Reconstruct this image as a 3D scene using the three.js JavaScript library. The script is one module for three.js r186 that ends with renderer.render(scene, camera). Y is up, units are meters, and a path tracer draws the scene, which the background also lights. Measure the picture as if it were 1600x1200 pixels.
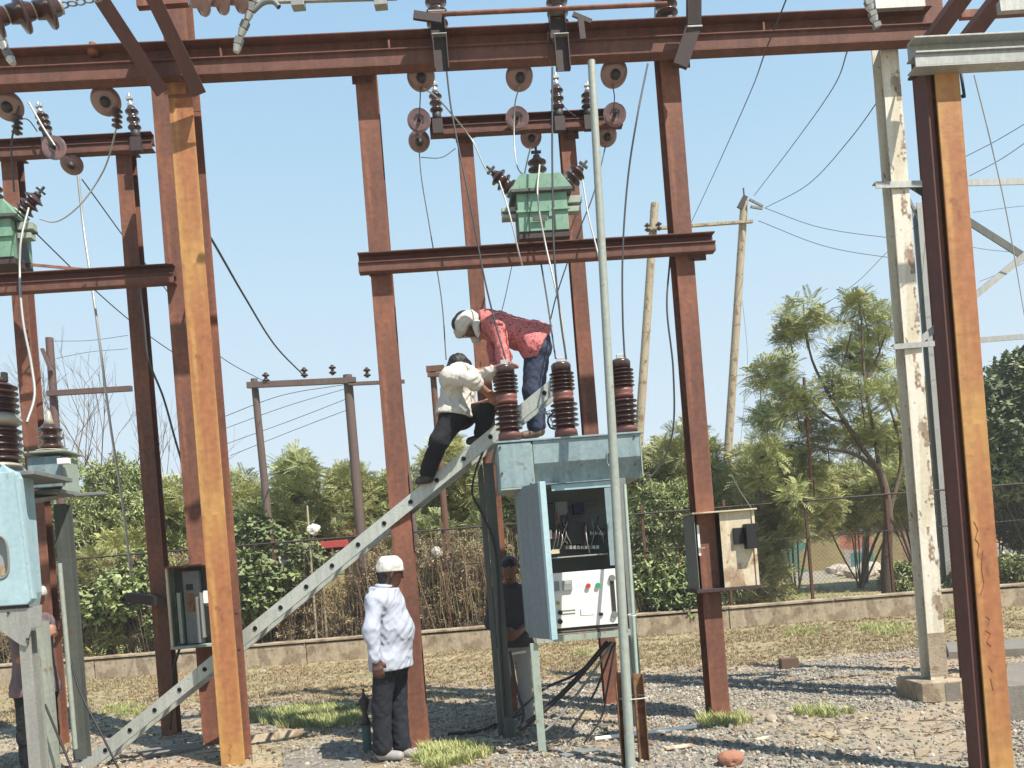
import * as THREE from 'three';
import { mergeGeometries } from 'three/addons/utils/BufferGeometryUtils.js';
import { RoundedBoxGeometry } from 'three/addons/geometries/RoundedBoxGeometry.js';

// ------------------------------------------------------------------ camera, sky, sun, exposure
const scene = new THREE.Scene();
const EYE = 1.57, FOC = 1300, PX = 800, PY = 880, ROLL = 4.55 * Math.PI / 180;
const camera = new THREE.PerspectiveCamera(2 * Math.atan(600 / FOC) * 180 / Math.PI, 4 / 3, 0.1, 2000);
camera.position.set(0, EYE, 0);
camera.rotation.z = -ROLL;                                   // the photographer held the phone tilted
scene.fog = new THREE.FogExp2(new THREE.Color().setRGB(.84, .87, .88), .0015);                // thin dry summer haze
camera.setViewOffset(1600, 1200, 0, -(PY - 600), 1600, 1200); // lens shift: horizon low in the frame
scene.add(camera);

const sunDir = new THREE.Vector3(0.395, 0.829, 0.395).normalize();
const sun = new THREE.DirectionalLight(new THREE.Color(1, 0.93, 0.82), 5);
sun.position.copy(sunDir).multiplyScalar(40).add(new THREE.Vector3(0, 0, -9));
sun.target.position.set(0, 0, -9); scene.add(sun, sun.target);
sun.castShadow = true; sun.shadow.mapSize.set(4096, 4096);
Object.assign(sun.shadow.camera, { left: -20, right: 20, top: 20, bottom: -20, near: 1, far: 90 });

{ // clear pale summer sky: colour depends on elevation only
  const w = 256, h = 256, d = new Float32Array(w * h * 4);
  const stops = [[-90, .24, .19, .13], [-1, .34, .30, .24], [0, .74, .86, .94], [8, .70, .84, .95], [18, .58, .78, .94], [26, .47, .70, .90], [34, .39, .62, .87], [55, .22, .42, .72], [90, .13, .29, .58]];
  for (let j = 0; j < h; j++) {
    const e = (j + .5) / h * 180 - 90; let k = 0;
    while (k < stops.length - 2 && e > stops[k + 1][0]) k++;
    const A = stops[k], B = stops[k + 1], t = Math.min(1, Math.max(0, (e - A[0]) / (B[0] - A[0])));
    for (let i = 0; i < w; i++) { const o = (j * w + i) * 4; for (let c = 0; c < 3; c++) d[o + c] = (A[c + 1] + (B[c + 1] - A[c + 1]) * t) / 1.6; d[o + 3] = 1; }
  }
  const t = new THREE.DataTexture(d, w, h, THREE.RGBAFormat, THREE.FloatType);
  t.mapping = THREE.EquirectangularReflectionMapping; t.magFilter = t.minFilter = THREE.LinearFilter; t.needsUpdate = true;
  scene.background = t; scene.environment = t;
}
const renderer = new THREE.WebGLRenderer({ antialias: true });
renderer.setSize(1024, 768);
renderer.toneMapping = THREE.LinearToneMapping;
renderer.toneMappingExposure = 1.6;
renderer.shadowMap.enabled = true;

// ------------------------------------------------------------------ numbers and places
let seed = 7;
const rnd = () => { seed |= 0; seed = seed + 0x6D2B79F5 | 0; let t = Math.imul(seed ^ seed >>> 15, 1 | seed); t = t + Math.imul(t ^ t >>> 7, 61 | t) ^ t; return ((t ^ t >>> 14) >>> 0) / 4294967296; };
const rr = (a, b) => a + (b - a) * rnd();
const V = (x, y, z) => new THREE.Vector3(x, y, z);
const PHI = 2.9 * Math.PI / 180, F1 = V(-1.02, 0, -7.51);
const AX = V(Math.cos(PHI), 0, -Math.sin(PHI)), NX = V(Math.sin(PHI), 0, Math.cos(PHI));   // along the bay, towards the viewer
const CR = Math.cos(ROLL), SR = Math.sin(ROLL);
const ray = (u, v) => { const du = (u - PX) / FOC, dv = -(v - PY) / FOC; return V(du * CR + dv * SR, -du * SR + dv * CR, -1); };
const at = (u, v, Z) => ray(u, v).multiplyScalar(Z).add(camera.position);                   // a place seen at u, v, Z metres away
const gnd = (u, v) => { const r = ray(u, v); return r.multiplyScalar(EYE / -r.y).add(camera.position); };
const S = (a, y, b) => F1.clone().addScaledVector(AX, a).addScaledVector(NX, b).setY(y);     // place in the bay's own frame
const W = (u, v, b) => { const r = ray(u, v), t = (b + F1.clone().sub(camera.position).setY(0).dot(NX)) / r.dot(NX); return r.multiplyScalar(t).add(camera.position); };
const loc = (p) => { const q = p.clone().sub(F1); return [q.dot(AX), p.y, q.dot(NX)]; };
const L = (u, v, b) => loc(W(u, v, b));
const GB = (u, v) => loc(gnd(u, v));

// value noise
const HASH = new Uint8Array(512); { const s0 = seed; seed = 99; for (let i = 0; i < 512; i++) HASH[i] = rnd() * 256; seed = s0; }
const hsh = (x, y, z) => HASH[(HASH[(HASH[x & 255] + y) & 255] + z) & 255] / 255;
const sm = (t) => t * t * (3 - 2 * t), mix = (a, b, t) => a + (b - a) * t, clamp = (x, a = 0, b = 1) => Math.min(b, Math.max(a, x));
const step2 = (a, b, x) => sm(clamp((x - a) / (b - a)));
function vn(x, y, z = 0, per = 256) {          // z picks a layer
  const X = Math.floor(x), Y = Math.floor(y), fx = sm(x - X), fy = sm(y - Y), x0 = ((X % per) + per) % per, x1 = x0 + 1 >= per ? 0 : x0 + 1, y0 = ((Y % per) + per) % per, y1 = y0 + 1 >= per ? 0 : y0 + 1, k = z & 255;
  const A = HASH[x0 & 255], B = HASH[x1 & 255], g = (h, j) => HASH[(HASH[(h + j) & 255] + k) & 255] / 255, p = g(A, y0), q = g(B, y0), r = g(A, y1), t = g(B, y1);
  return (p + (q - p) * fx) + ((r + (t - r) * fx) - (p + (q - p) * fx)) * fy;
}
const fbm = (x, y, o = 4, per = 256, z = 0) => { let s = 0, a = .5, n = 0; for (let i = 0; i < o; i++) { s += a * vn(x, y, z + i * 7, per); n += a; x *= 2; y *= 2; per = Math.min(256, per * 2); a *= .5; } return s / n; };

// ------------------------------------------------------------------ materials
const S8 = new Uint8Array(4097).map((_, i) => { const c = i / 4096; return Math.round(255 * clamp(c <= .0031308 ? c * 12.92 : 1.055 * c ** (1 / 2.4) - .055)); }), s8 = (c) => S8[c <= 0 ? 0 : c >= 1 ? 4096 : (c * 4096) | 0];
function tex(n, metres, fn) {      // fn(u, v, period) with u, v in 0..1 -> linear rgb (colour) ; tiles
  const d = new Uint8Array(n * n * 4);
  for (let j = 0; j < n; j++) for (let i = 0; i < n; i++) { const c = fn(i / n, j / n), o = (j * n + i) * 4; d[o] = s8(c[0]); d[o + 1] = s8(c[1]); d[o + 2] = s8(c[2]); d[o + 3] = 255; }
  const t = new THREE.DataTexture(d, n, n); t.wrapS = t.wrapT = THREE.RepeatWrapping; t.magFilter = THREE.LinearFilter; t.minFilter = THREE.LinearMipmapLinearFilter; t.generateMipmaps = true;
  t.colorSpace = THREE.SRGBColorSpace; t.repeat.set(1 / metres, 1 / metres); t.needsUpdate = true; return t;
}
const lerp3 = (a, b, t) => [mix(a[0], b[0], t), mix(a[1], b[1], t), mix(a[2], b[2], t)];
const mul3 = (a, k) => [a[0] * k, a[1] * k, a[2] * k];
// painted steel: base tone, weather-streaked second tone, scattered rust spots, rust blotches
function paintTex(base, second, rust, { streak = .6, spots = .04, metres = 1.6, n = 256, grain = .14, blotch = 0, k = .74 } = {}) {
  return tex(n, metres, (u, v) => {
    const st = fbm(u * 40, v * 3, 3, 40, 2), st2 = fbm(u * 9, v * 2, 4, 9, 20), wear = fbm(u * 10, v * 10, 3, 10, 70);
    let c = lerp3(base, second, streak * step2(.36, .66, mix(st, st2, .5)));
    const g = fbm(u * 64, v * 64, 2, 64, 40); c = mul3(c, (1 - grain + 2 * grain * g) * k);
    if (spots) c = lerp3(c, rust, step2(.74 - spots, .84 - spots, fbm(u * 48, v * 32, 3, 16, 60) * .75 + wear * .25) * .75);
    if (blotch) c = lerp3(c, rust, step2(.64 - blotch, .76 - blotch, .6 * fbm(u * 12, v * 6, 4, 6, 90) + .4 * wear) * (.35 + .6 * g));
    return c;
  });
}
const std = (o) => new THREE.MeshStandardMaterial({ roughness: .75, ...o });
const rgb = (r, g, b) => new THREE.Color().setRGB(r, g, b);
const plain = (r, g, b, o = {}) => std({ color: rgb(r, g, b), ...o });
const bumpTex = (() => { const t = tex(256, .25, (u, v) => { const k = fbm(u * 16, v * 16, 5, 16, 5); return [k, k, k]; }); t.colorSpace = THREE.NoColorSpace; return t; })();
const clothBump = (() => { const t = tex(256, .5, (u, v) => { const k = fbm(u * 6 + 2 * fbm(u * 4, v * 4, 2, 4, 11), v * 6, 4, 2, 15); return [k, k, k]; }); t.colorSpace = THREE.NoColorSpace; return t; })();
const RUST = [.13, .045, .02];
const M = {
  red: std({ map: paintTex([.30, .118, .07], [.19, .08, .054], [.095, .042, .03], { spots: .03, streak: .95, grain: .24, metres: 1.9, blotch: .03 }), roughness: .8, bumpMap: bumpTex, bumpScale: .0015 }),
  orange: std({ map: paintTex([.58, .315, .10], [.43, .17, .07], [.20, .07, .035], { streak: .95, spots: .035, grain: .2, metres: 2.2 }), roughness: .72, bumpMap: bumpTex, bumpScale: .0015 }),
  redBeamShade: std({ map: paintTex([.20, .085, .062], [.13, .06, .048], [.09, .038, .03], { spots: .02, streak: .8, grain: .2, metres: 1.7 }), roughness: .85, bumpMap: bumpTex, bumpScale: .0015 }),  // darker than the column red: part of the beam shade is in this tone
  redShade: std({ map: paintTex([.15, .062, .05], [.11, .05, .045], RUST), roughness: .8 }),  // dark red, rust-spotted; shade of beams and braces is put into the colour
  rustPost: std({ map: paintTex([.20, .10, .065], [.14, .075, .05], RUST), roughness: .9 }),
  dark: std({ map: paintTex([.065, .042, .04], [.045, .034, .036], RUST), roughness: .7 }),
  greenDark: std({ map: paintTex([.085, .10, .09], [.13, .14, .12], RUST), roughness: .6 }),
  cream: std({ map: paintTex([.66, .58, .42], [.56, .46, .30], [.20, .09, .04], { spots: .06, blotch: .08, metres: 1.3, k: .9 }), roughness: .65 }),
  white: std({ map: tex(256, 1.6, (u, v) => { const g = fbm(u * 64, v * 64, 2, 64, 40), st = fbm(u * 40, v * 4, 3, 40, 2), w = fbm(u * 26, v * 7, 4, 26, 9); let c = lerp3([.66, .62, .52], [.56, .50, .38], step2(.4, .7, st)); c = lerp3(c, [.14, .06, .03], step2(.60, .68, w * .75 + g * .25) * (.4 + .6 * g)); return mul3(c, .86 + .2 * g); }), roughness: .7 }),
  galv: std({ map: paintTex([.38, .385, .36], [.30, .30, .28], [.25, .2, .14], { spots: .0, metres: .9, k: .9 }), roughness: .5, metalness: .35 }),
  galvGreen: std({ map: paintTex([.40, .44, .39], [.33, .36, .31], [.2, .13, .07], { spots: .05 }), roughness: .6 }),
  galvDull: std({ map: paintTex([.25, .27, .26], [.2, .21, .2], [.16, .1, .06], { spots: .05 }), roughness: .6 }),
  alu: std({ map: paintTex([.50, .53, .49], [.38, .41, .38], [.25, .22, .18], { spots: .01, metres: .7, k: .9 }), roughness: .45, metalness: .15 }),
  blue: std({ map: paintTex([.26, .35, .37], [.20, .28, .305], [.17, .14, .11], { spots: .03, metres: 1.4, streak: .85, grain: .16, k: .9 }), roughness: .5 }),
  blueGrey: std({ map: paintTex([.20, .25, .28], [.165, .21, .235], [.12, .1, .08], { spots: .0, metres: 1.4, k: .85 }), roughness: .5 }),
  skyblue: std({ map: paintTex([.41, .575, .63], [.34, .49, .55], [.24, .22, .19], { spots: .01, metres: 1.6, grain: .1, k: .85 }), roughness: .4 }),
  green: std({ map: paintTex([.24, .44, .31], [.19, .36, .26], [.1, .09, .05], { spots: .02 }), roughness: .5 }),
  mint: std({ map: paintTex([.42, .50, .42], [.36, .44, .37], [.25, .16, .09], { spots: .05 }), roughness: .6 }),
  porcelain: new THREE.MeshPhysicalMaterial({ color: rgb(.055, .026, .022), roughness: .28, clearcoat: .6, clearcoatRoughness: .2 }),
  porcDisc: new THREE.MeshPhysicalMaterial({ color: rgb(.23, .135, .13), roughness: .22, clearcoat: .7, clearcoatRoughness: .15 }),
  porcRed: new THREE.MeshPhysicalMaterial({ color: rgb(.20, .075, .062), roughness: .45, clearcoat: .25 }),
  porcGrey: new THREE.MeshPhysicalMaterial({ color: rgb(.36, .33, .26), roughness: .3, clearcoat: .5 }),
  iron: plain(.045, .04, .038, { roughness: .6, metalness: .3 }),
  steelLight: plain(.5, .5, .48, { roughness: .4, metalness: .6 }),
  wire: plain(.05, .05, .055, { roughness: .6 }),
  wireLight: plain(.42, .42, .40, { roughness: .5, metalness: .4 }),
  cable: plain(.018, .018, .02, { roughness: .55 }),
  panelWhite: plain(.80, .79, .74, { roughness: .5 }),
  black: plain(.012, .012, .013, { roughness: .5 }),
  greyIn: plain(.26, .28, .28, { roughness: .7 }),
  concrete: std({ map: paintTex([.27, .245, .21], [.20, .18, .155], [.2, .15, .11], { spots: .05, metres: 1.1, streak: .5 }), roughness: .95, bumpMap: bumpTex, bumpScale: .004 }),
  stain: std({ map: paintTex([.46, .38, .27], [.30, .23, .16], [.17, .12, .08], { spots: .1, blotch: .12, metres: 2.3, k: .85 }), roughness: .95, bumpMap: bumpTex, bumpScale: .006 }),
  rustChannel: std({ map: paintTex([.36, .20, .10], [.20, .09, .05], [.09, .035, .02], { spots: .12, blotch: .12, metres: .8 }), roughness: .85 }),
  palepole: std({ map: paintTex([.56, .47, .33], [.44, .34, .22], [.13, .07, .04], { spots: .1, blotch: .08, metres: 1.2 }), roughness: .8 }),
  bark: std({ map: paintTex([.19, .14, .10], [.12, .09, .065], [.06, .045, .035], { spots: .15, metres: .6 }), roughness: .95, bumpMap: bumpTex, bumpScale: .008 }),
  twig: plain(.17, .12, .085, { roughness: .95 }),
  skin: plain(.13, .058, .038, { roughness: .55 }), skinMid: plain(.20, .095, .06, { roughness: .55 }), skinDark: plain(.085, .038, .027, { roughness: .5 }),
  skinLight: plain(.30, .14, .09, { roughness: .55 }),
  hair: plain(.010, .009, .009, { roughness: .6 }),
  shirtWhite: std({ color: rgb(.37, .40, .48), roughness: .9, bumpMap: clothBump, bumpScale: .007 }),
  shirtCream: std({ color: rgb(.50, .48, .43), roughness: .9, bumpMap: clothBump, bumpScale: .014 }),
  cap: std({ color: rgb(.56, .55, .51), roughness: .95, bumpMap: clothBump, bumpScale: .006 }),
  jeans: std({ color: rgb(.012, .014, .022), roughness: .9, bumpMap: clothBump, bumpScale: .012 }),
  jeansBlue: std({ color: rgb(.03, .04, .075), roughness: .9, bumpMap: clothBump, bumpScale: .012 }),
  trouserBlack: std({ color: rgb(.006, .007, .011), roughness: .9, bumpMap: clothBump, bumpScale: .012 }),
  trouserGrey: std({ color: rgb(.36, .34, .32), roughness: .9, bumpMap: clothBump, bumpScale: .012 }),
  shirtDark: std({ color: rgb(.055, .05, .058), roughness: .9, bumpMap: clothBump, bumpScale: .012 }),
  shirtMauve: std({ color: rgb(.16, .11, .12), roughness: .9, bumpMap: clothBump, bumpScale: .012 }),
  shoeBrown: plain(.13, .075, .05, { roughness: .6 }), shoeDark: plain(.03, .025, .024, { roughness: .5 }), shoeGrey: plain(.30, .28, .27, { roughness: .6 }),
};
M.shirtRed = std({ map: tex(256, .35, (u, v) => lerp3([.52, .165, .16], [.24, .05, .06], step2(.62, .7, fbm(u * 24, v * 24, 2, 24, 3)))), roughness: .9, bumpMap: clothBump, bumpScale: .014 });

// ------------------------------------------------------------------ geometry helpers
function buv(g) {                       // box-projected uv in metres, per triangle
  if (g.index) g = g.toNonIndexed();
  if (!g.attributes.normal) g.computeVertexNormals();
  const p = g.attributes.position, n = p.count, uv = new Float32Array(n * 2), a = V(), b = V(), c = V(), e = V();
  for (let i = 0; i < n; i += 3) {
    a.fromBufferAttribute(p, i); b.fromBufferAttribute(p, i + 1); c.fromBufferAttribute(p, i + 2);
    e.copy(b).sub(a).cross(c.clone().sub(a)); const x = Math.abs(e.x), y = Math.abs(e.y), z = Math.abs(e.z);
    [a, b, c].forEach((q, k) => { const o = (i + k) * 2; if (y > x && y > z) { uv[o] = q.x; uv[o + 1] = q.z; } else if (x > z) { uv[o] = q.z + .37; uv[o + 1] = q.y; } else { uv[o] = q.x; uv[o + 1] = q.y; } });
  }
  g.setAttribute('uv', new THREE.BufferAttribute(uv, 2));
  for (const k of Object.keys(g.attributes)) if (!['position', 'normal', 'uv'].includes(k)) g.deleteAttribute(k);
  return g;
}
const mg = (...gs) => { const f = gs.flat(3); return f.length === 1 ? f[0] : mergeGeometries(f.map((g) => g.index ? g.toNonIndexed() : g).map((g) => { if (!g.attributes.uv) buv(g); return g; })); };
const tr = (g, x, y, z) => g.translate(x, y, z);
const box = (x0, x1, y0, y1, z0, z1, r = .004) => { const w = Math.abs(x1 - x0), h = Math.abs(y1 - y0), d = Math.abs(z1 - z0), m = Math.min(w, h, d); const g = m > 3 * r && r > 0 ? new RoundedBoxGeometry(w, h, d, 1, r) : new THREE.BoxGeometry(w, h, d); return g.translate((x0 + x1) / 2, (y0 + y1) / 2, (z0 + z1) / 2).toNonIndexed(); };
const orient = (g, p, q) => { const d = q.clone().sub(p), l = d.length(); g.applyQuaternion(new THREE.Quaternion().setFromUnitVectors(V(0, 1, 0), d.multiplyScalar(1 / l))); return g.translate(p.x, p.y, p.z); };
const rod = (p, q, r0, r1 = r0, seg = 8) => { const l = p.distanceTo(q); return orient(new THREE.CylinderGeometry(r1, r0, l, seg).translate(0, l / 2, 0), p, q).toNonIndexed(); };
const bar = (p, q, w, d) => { const l = p.distanceTo(q); return orient(new THREE.BoxGeometry(w, l, d).translate(0, l / 2, 0), p, q).toNonIndexed(); };
const angleBar = (p, q, w, t = .008) => { const l = p.distanceTo(q); return orient(mg(new THREE.BoxGeometry(w, l, t).translate(0, l / 2, 0), new THREE.BoxGeometry(t, l, w).translate(-w / 2 + t / 2, l / 2, -w / 2 + t / 2 - .0005)), p, q); };
const tube = (pts, r, n = 20, seg = 5) => new THREE.TubeGeometry(new THREE.CatmullRomCurve3(pts), n, r, seg).toNonIndexed();
const lathe = (pr, seg = 20) => new THREE.LatheGeometry(pr.map(([r, y]) => new THREE.Vector2(r, y)), seg).toNonIndexed();
// rolled I section standing along y: flanges face +z and -z
const isect = (h, w, d, tf = .012, tw = .009) => mg(box(-w / 2, w / 2, 0, h, d / 2 - tf, d / 2, .003), box(-w / 2, w / 2, 0, h, -d / 2, -d / 2 + tf, .003), box(-tw / 2, tw / 2, 0, h, -d / 2 + tf + .0005, d / 2 - tf - .0005, 0));
const bolts = (pts, r = .014) => mg(pts.map(([x, y, z]) => tr(new THREE.CylinderGeometry(r, r, .02, 6).rotateX(Math.PI / 2), x, y, z)));

const used = {};
const numbered = (n) => { const k = used[n] = (used[n] ?? -1) + 1; return k ? n + '_' + String(k).padStart(3, '0') : n; };
function mesh(name, g, m, parent) { g = Array.isArray(g) ? mg(g) : g; const o = new THREE.Mesh(buv(g), m); o.name = name; o.castShadow = o.receiveShadow = true; parent?.add(o); return o; }
function tag(o, label, category, group) { o.userData = { ...o.userData, label, category }; if (group) o.userData.group = group; return o; }
function thing(name, label, category, pos, group, turn = PHI) { const o = new THREE.Group(); o.name = numbered(name); o.position.copy(pos); o.rotation.y = turn; scene.add(o); o.updateMatrixWorld(); return tag(o, label, category, group); }
function solo(name, label, category, g, m, group, pos) { const o = mesh(numbered(name), g, m, scene); if (pos) o.position.copy(pos); return tag(o, label, category, group); }
const copyOf = (o, label, pos, turn) => { const c = o.clone(); c.name = numbered(o.name.replace(/_\d{3}$/, '')); c.position.copy(pos); if (turn !== undefined) c.rotation.y = turn; c.userData = { ...o.userData, label: label ?? o.userData.label }; scene.add(c); c.updateMatrixWorld(); return c; };
const inn = (o, p) => o.worldToLocal(p.clone());                   // a world place in a thing's own frame
const structure = (o) => { o.userData.kind = 'structure'; return o; };
function inst(name, g, m, mats, cols, parent = scene) {
  const o = new THREE.InstancedMesh(g, m, mats.length); o.name = name; mats.forEach((x, i) => { o.setMatrixAt(i, x); if (cols) o.setColorAt(i, cols[i]); });
  o.castShadow = o.receiveShadow = true; o.userData.kind = 'stuff'; parent.add(o); return o;
}
const TM = new THREE.Object3D();
const trs = (p, ex, ey, ez, sx, sy = sx, sz = sx) => { TM.position.copy(p); TM.rotation.set(ex, ey, ez); TM.scale.set(sx, sy, sz); TM.updateMatrix(); return TM.matrix.clone(); };

// ------------------------------------------------------------------ ground
const gh = (x, z) => .05 * (fbm(x * .6 + 40, z * .6 + 40, 3) - .5) * step2(4, 6, -z);
const isGravel = (x, z) => { const n = fbm(x * .5 + 9, z * .5 + 30, 3) - .5; return (.3 + .7 * step2(-1.6, .6, x + n * 3)) * step2(-11.0, -10.3, z + n * 1.2); };
{
  const n = 2048, d = new Uint8Array(n * n * 4), x0 = -20, z0 = -32, span = 40;
  const dirt = [.29, .24, .172], tan = [.30, .245, .14], olive = [.215, .20, .10], gray = [.265, .24, .195], reddish = [.33, .245, .17], darkg = [.13, .11, .085], straw = [.36, .285, .165];
  const fld = (fn, m) => { const q = new Float32Array(m * m); for (let j = 0; j < m; j++) for (let i = 0; i < m; i++) q[j * m + i] = fn(x0 + (i + .5) / m * span, z0 + (j + .5) / m * span); return (i, j) => { const fx = clamp((i + .5) / n * m - .5, 0, m - 1.001), fy = clamp((j + .5) / n * m - .5, 0, m - 1.001), X = fx | 0, Y = fy | 0, o = Y * m + X; return mix(mix(q[o], q[o + 1], fx - X), mix(q[o + m], q[o + m + 1], fx - X), fy - Y); }; };
  const fa = fld((x, z) => fbm(x * .45 + 60, z * .6 + 60, 3), 256), fb = fld((x, z) => fbm(x * 2.2 + 10, z * 4 + 10, 3), 700), fg = fld((x, z) => step2(.5, .62, fbm(x * .8 + 3, z * .8 + 80, 3)) * step2(1.2, -.8, x), 256), fs = fld((x, z) => step2(.6, .72, fbm(x * 1.7 + 90, z * 2.6 + 7, 3)), 512), fv = fld((x, z) => isGravel(x, z) * step2(.34, .5, fbm(x * 1.3 + 33, z * 1.3 + 12, 3)), 400);
  for (let j = 0; j < n; j++) for (let i = 0; i < n; i++) {
    const x = x0 + (i + .5) / n * span, z = z0 + (j + .5) / n * span, o = (j * n + i) * 4, a = fa(i, j), f = hsh(i & 255, j & 255, (i >> 8) + (j >> 8) * 16), g2 = vn(x * 14 + 20, z * 14 + 50);
    let c = lerp3(dirt, reddish, step2(.5, .62, a));
    c = lerp3(c, lerp3(tan, olive, step2(.46, .66, fb(i, j))), clamp(step2(-11.1, -11.7, z + (a - .5) * 1.6) + .75 * fg(i, j)) * .9);
    c = lerp3(c, straw, fs(i, j) * .6);
    c = lerp3(c, lerp3(gray, darkg, step2(.55, .8, g2) * .8), fv(i, j) * .85);
    const kk = (.72 + .34 * g2 + .26 * f) * .98;
    d[o] = s8(c[0] * kk); d[o + 1] = s8(c[1] * kk); d[o + 2] = s8(c[2] * kk); d[o + 3] = 255;
  }
  const t = new THREE.DataTexture(d, n, n); t.colorSpace = THREE.SRGBColorSpace; t.wrapS = t.wrapT = THREE.RepeatWrapping; t.magFilter = THREE.LinearFilter; t.minFilter = THREE.LinearMipmapLinearFilter; t.generateMipmaps = true; t.needsUpdate = true;
  const axis = (lo, hi, stepv) => { const r = []; for (const q of [-600, -300, -150, -80, -50]) if (q < lo) r.push(q); for (let q = lo; q <= hi + 1e-6; q += stepv) r.push(q); for (const q of [50, 80, 150, 300, 600]) if (q > hi) r.push(q); return r; };
  const xs = axis(-16, 16, .2), zs = axis(-34, 4, .2), pos = [], uv = [], idx = [];
  for (const z of zs) for (const x of xs) { pos.push(x, Math.abs(x) < 16.1 && z > -34.1 ? gh(x, z) : 0, z); uv.push((x - x0) / span, (z - z0) / span); }
  for (let j = 0; j < zs.length - 1; j++) for (let i = 0; i < xs.length - 1; i++) { const k = j * xs.length + i; idx.push(k, k + xs.length, k + 1, k + 1, k + xs.length, k + xs.length + 1); }
  const g = new THREE.BufferGeometry(); g.setAttribute('position', new THREE.Float32BufferAttribute(pos, 3)); g.setAttribute('uv', new THREE.Float32BufferAttribute(uv, 2)); g.setIndex(idx); g.computeVertexNormals();
  const bt = bumpTex.clone(); bt.repeat.set(160, 160); bt.needsUpdate = true;
  const o = structure(new THREE.Mesh(g, std({ map: t, roughness: 1, bumpMap: bt, bumpScale: .012 }))); o.name = 'ground'; o.receiveShadow = o.castShadow = true; scene.add(o);
}
const onG = (p) => V(p.x, gh(p.x, p.z), p.z);

// ------------------------------------------------------------------ steel bays
const BAY = 4.74;
function column(name, label, a, b, h, w, d, m, group, extra) {
  const t = thing(name, label, 'steel column', S(a, 0, b), group);
  mesh('section', isect(h + .3, w, d).translate(0, -.3, 0), m, t);
  mesh('cap_plate', box(-w * .75, w * .75, h + .0005, h + .012, -d * .65, d * .65, 0), m, t);
  extra?.(t); return t;
}
const hF = L(575, 88, 0)[1], hB = L(735, 208, -1.3)[1], hBl = L(200, 240, -1.7)[1];
const a1 = L(609, 600, .1)[0], a2 = L(1086, 600, .105)[0];
const aF = [a1, a2], aB = [L(757, 600, -1.22)[0], L(918, 600, -1.22)[0]];
const aF0 = L(289, 600, -.86)[0];
const aN1 = L(317, 600, .175)[0];
column('front_column', 'red oxide steel column just right of the standing man in the white cap', aF[0], 0, hF, .185, .2, M.red);
column('front_column', 'red oxide steel column that carries the rusty cream meter box', aF[1], 0, hF, .17, .21, M.red);
column('front_column', 'red steel column just left of the big ochre column, with an open box', aF0, -.95, hF + .52, .205, .18, M.red);
column('rear_column', 'red steel rear column behind the bending man in the red shirt', aB[0], -1.3, hB, .16, .16, M.red);
column('rear_column', 'red steel rear column behind the middle brown bushing, right of the green transformer', aB[1], -1.3, hB, .16, .16, M.red);
column('rear_column', 'red steel rear column left of the ochre column, with a small dark bracket low down', L(221, 600, -1.62)[0], -1.7, hBl, .165, .16, M.red);
column('rear_column', 'red steel rear column at the left edge, behind the left green transformer', L(41, 600, -1.62)[0], -1.7, hBl, .165, .16, M.red);

// ochre gantry columns; the left one goes on above its beam
const N1 = thing('gantry_column', 'big ochre steel column with peeling paint, in front of the ladder on the left', 'steel column', S(aN1, 0, .05));
mesh('front_flange', box(-.1025, .1025, -.3, 5.85, .111, .125, .003), M.orange, N1); mesh('web', box(-.005, .005, -.3, 5.85, -.1105, .1105, 0), M.orange, N1); mesh('rear_flange', box(-.1025, .1025, -.3, 5.85, -.125, -.111, .003), M.red, N1);
mesh('upper_section', tr(isect(2.4, .205, .25, .014, .01), 0, 5.852, 0), M.red, N1);
{ const p = inn(N1, W(305, 135, .18)); mesh('collar_plate', box(-.13, .06, p.y - .06, p.y + .1, .127, .137, .002), M.orange, N1); }
mesh('bolt', bolts([[.11, 1.32, .06], [.11, 1.0, .06]]), M.iron, N1);
const zN2 = 5.2, pN2 = loc(at(1553, 1160, zN2)), hN2 = at(1478, 108, zN2).y;
const N2 = thing('gantry_column', 'big ochre steel column with dark maroon side, rightmost in the yard', 'steel column', S(pN2[0], 0, pN2[2]));
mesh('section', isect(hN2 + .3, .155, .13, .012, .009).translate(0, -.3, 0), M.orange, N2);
mesh('side_channel', [box(-.118, -.0815, -.3, hN2 + .04, -.1, .03, .004)], M.redShade, N2);
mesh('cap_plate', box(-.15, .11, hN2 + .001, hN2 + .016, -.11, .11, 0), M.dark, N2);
// painted marks (hand brushed, no longer readable)
function scrawl(root, z, list, m = M.dark) { for (const pts of list) { const g = pts.slice(1).map((q, i) => { const p = pts[i], A = V(p[0], p[1], z), B = V(q[0], q[1], z); return bar(A, B, .0045, .002); }); mesh('brush_mark', g, m, root); } }
const mk = (root, b, list) => list.map((pts) => pts.map(([u, v]) => { const p = inn(root, W(u, v, b)); return [p.x, p.y]; }));
M.maroonInk = plain(.25, .085, .045);
scrawl(N2, .0665, mk(N2, pN2[2] + .0665, [[[1522, 815], [1528, 828], [1524, 842], [1530, 850], [1527, 868]], [[1536, 860], [1534, 890], [1538, 912], [1532, 930]], [[1541, 963], [1547, 968], [1543, 978]], [[1540, 985], [1548, 990], [1542, 1003], [1549, 1010]], [[1545, 1040], [1551, 1050]], [[1548, 1060], [1552, 1078]]]), M.maroonInk);
scrawl(N1, .1265, mk(N1, .1765, [[[358, 1163], [362, 1166], [358, 1172]], [[357, 1178], [361, 1182], [358, 1190]]]), M.maroonInk);

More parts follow.
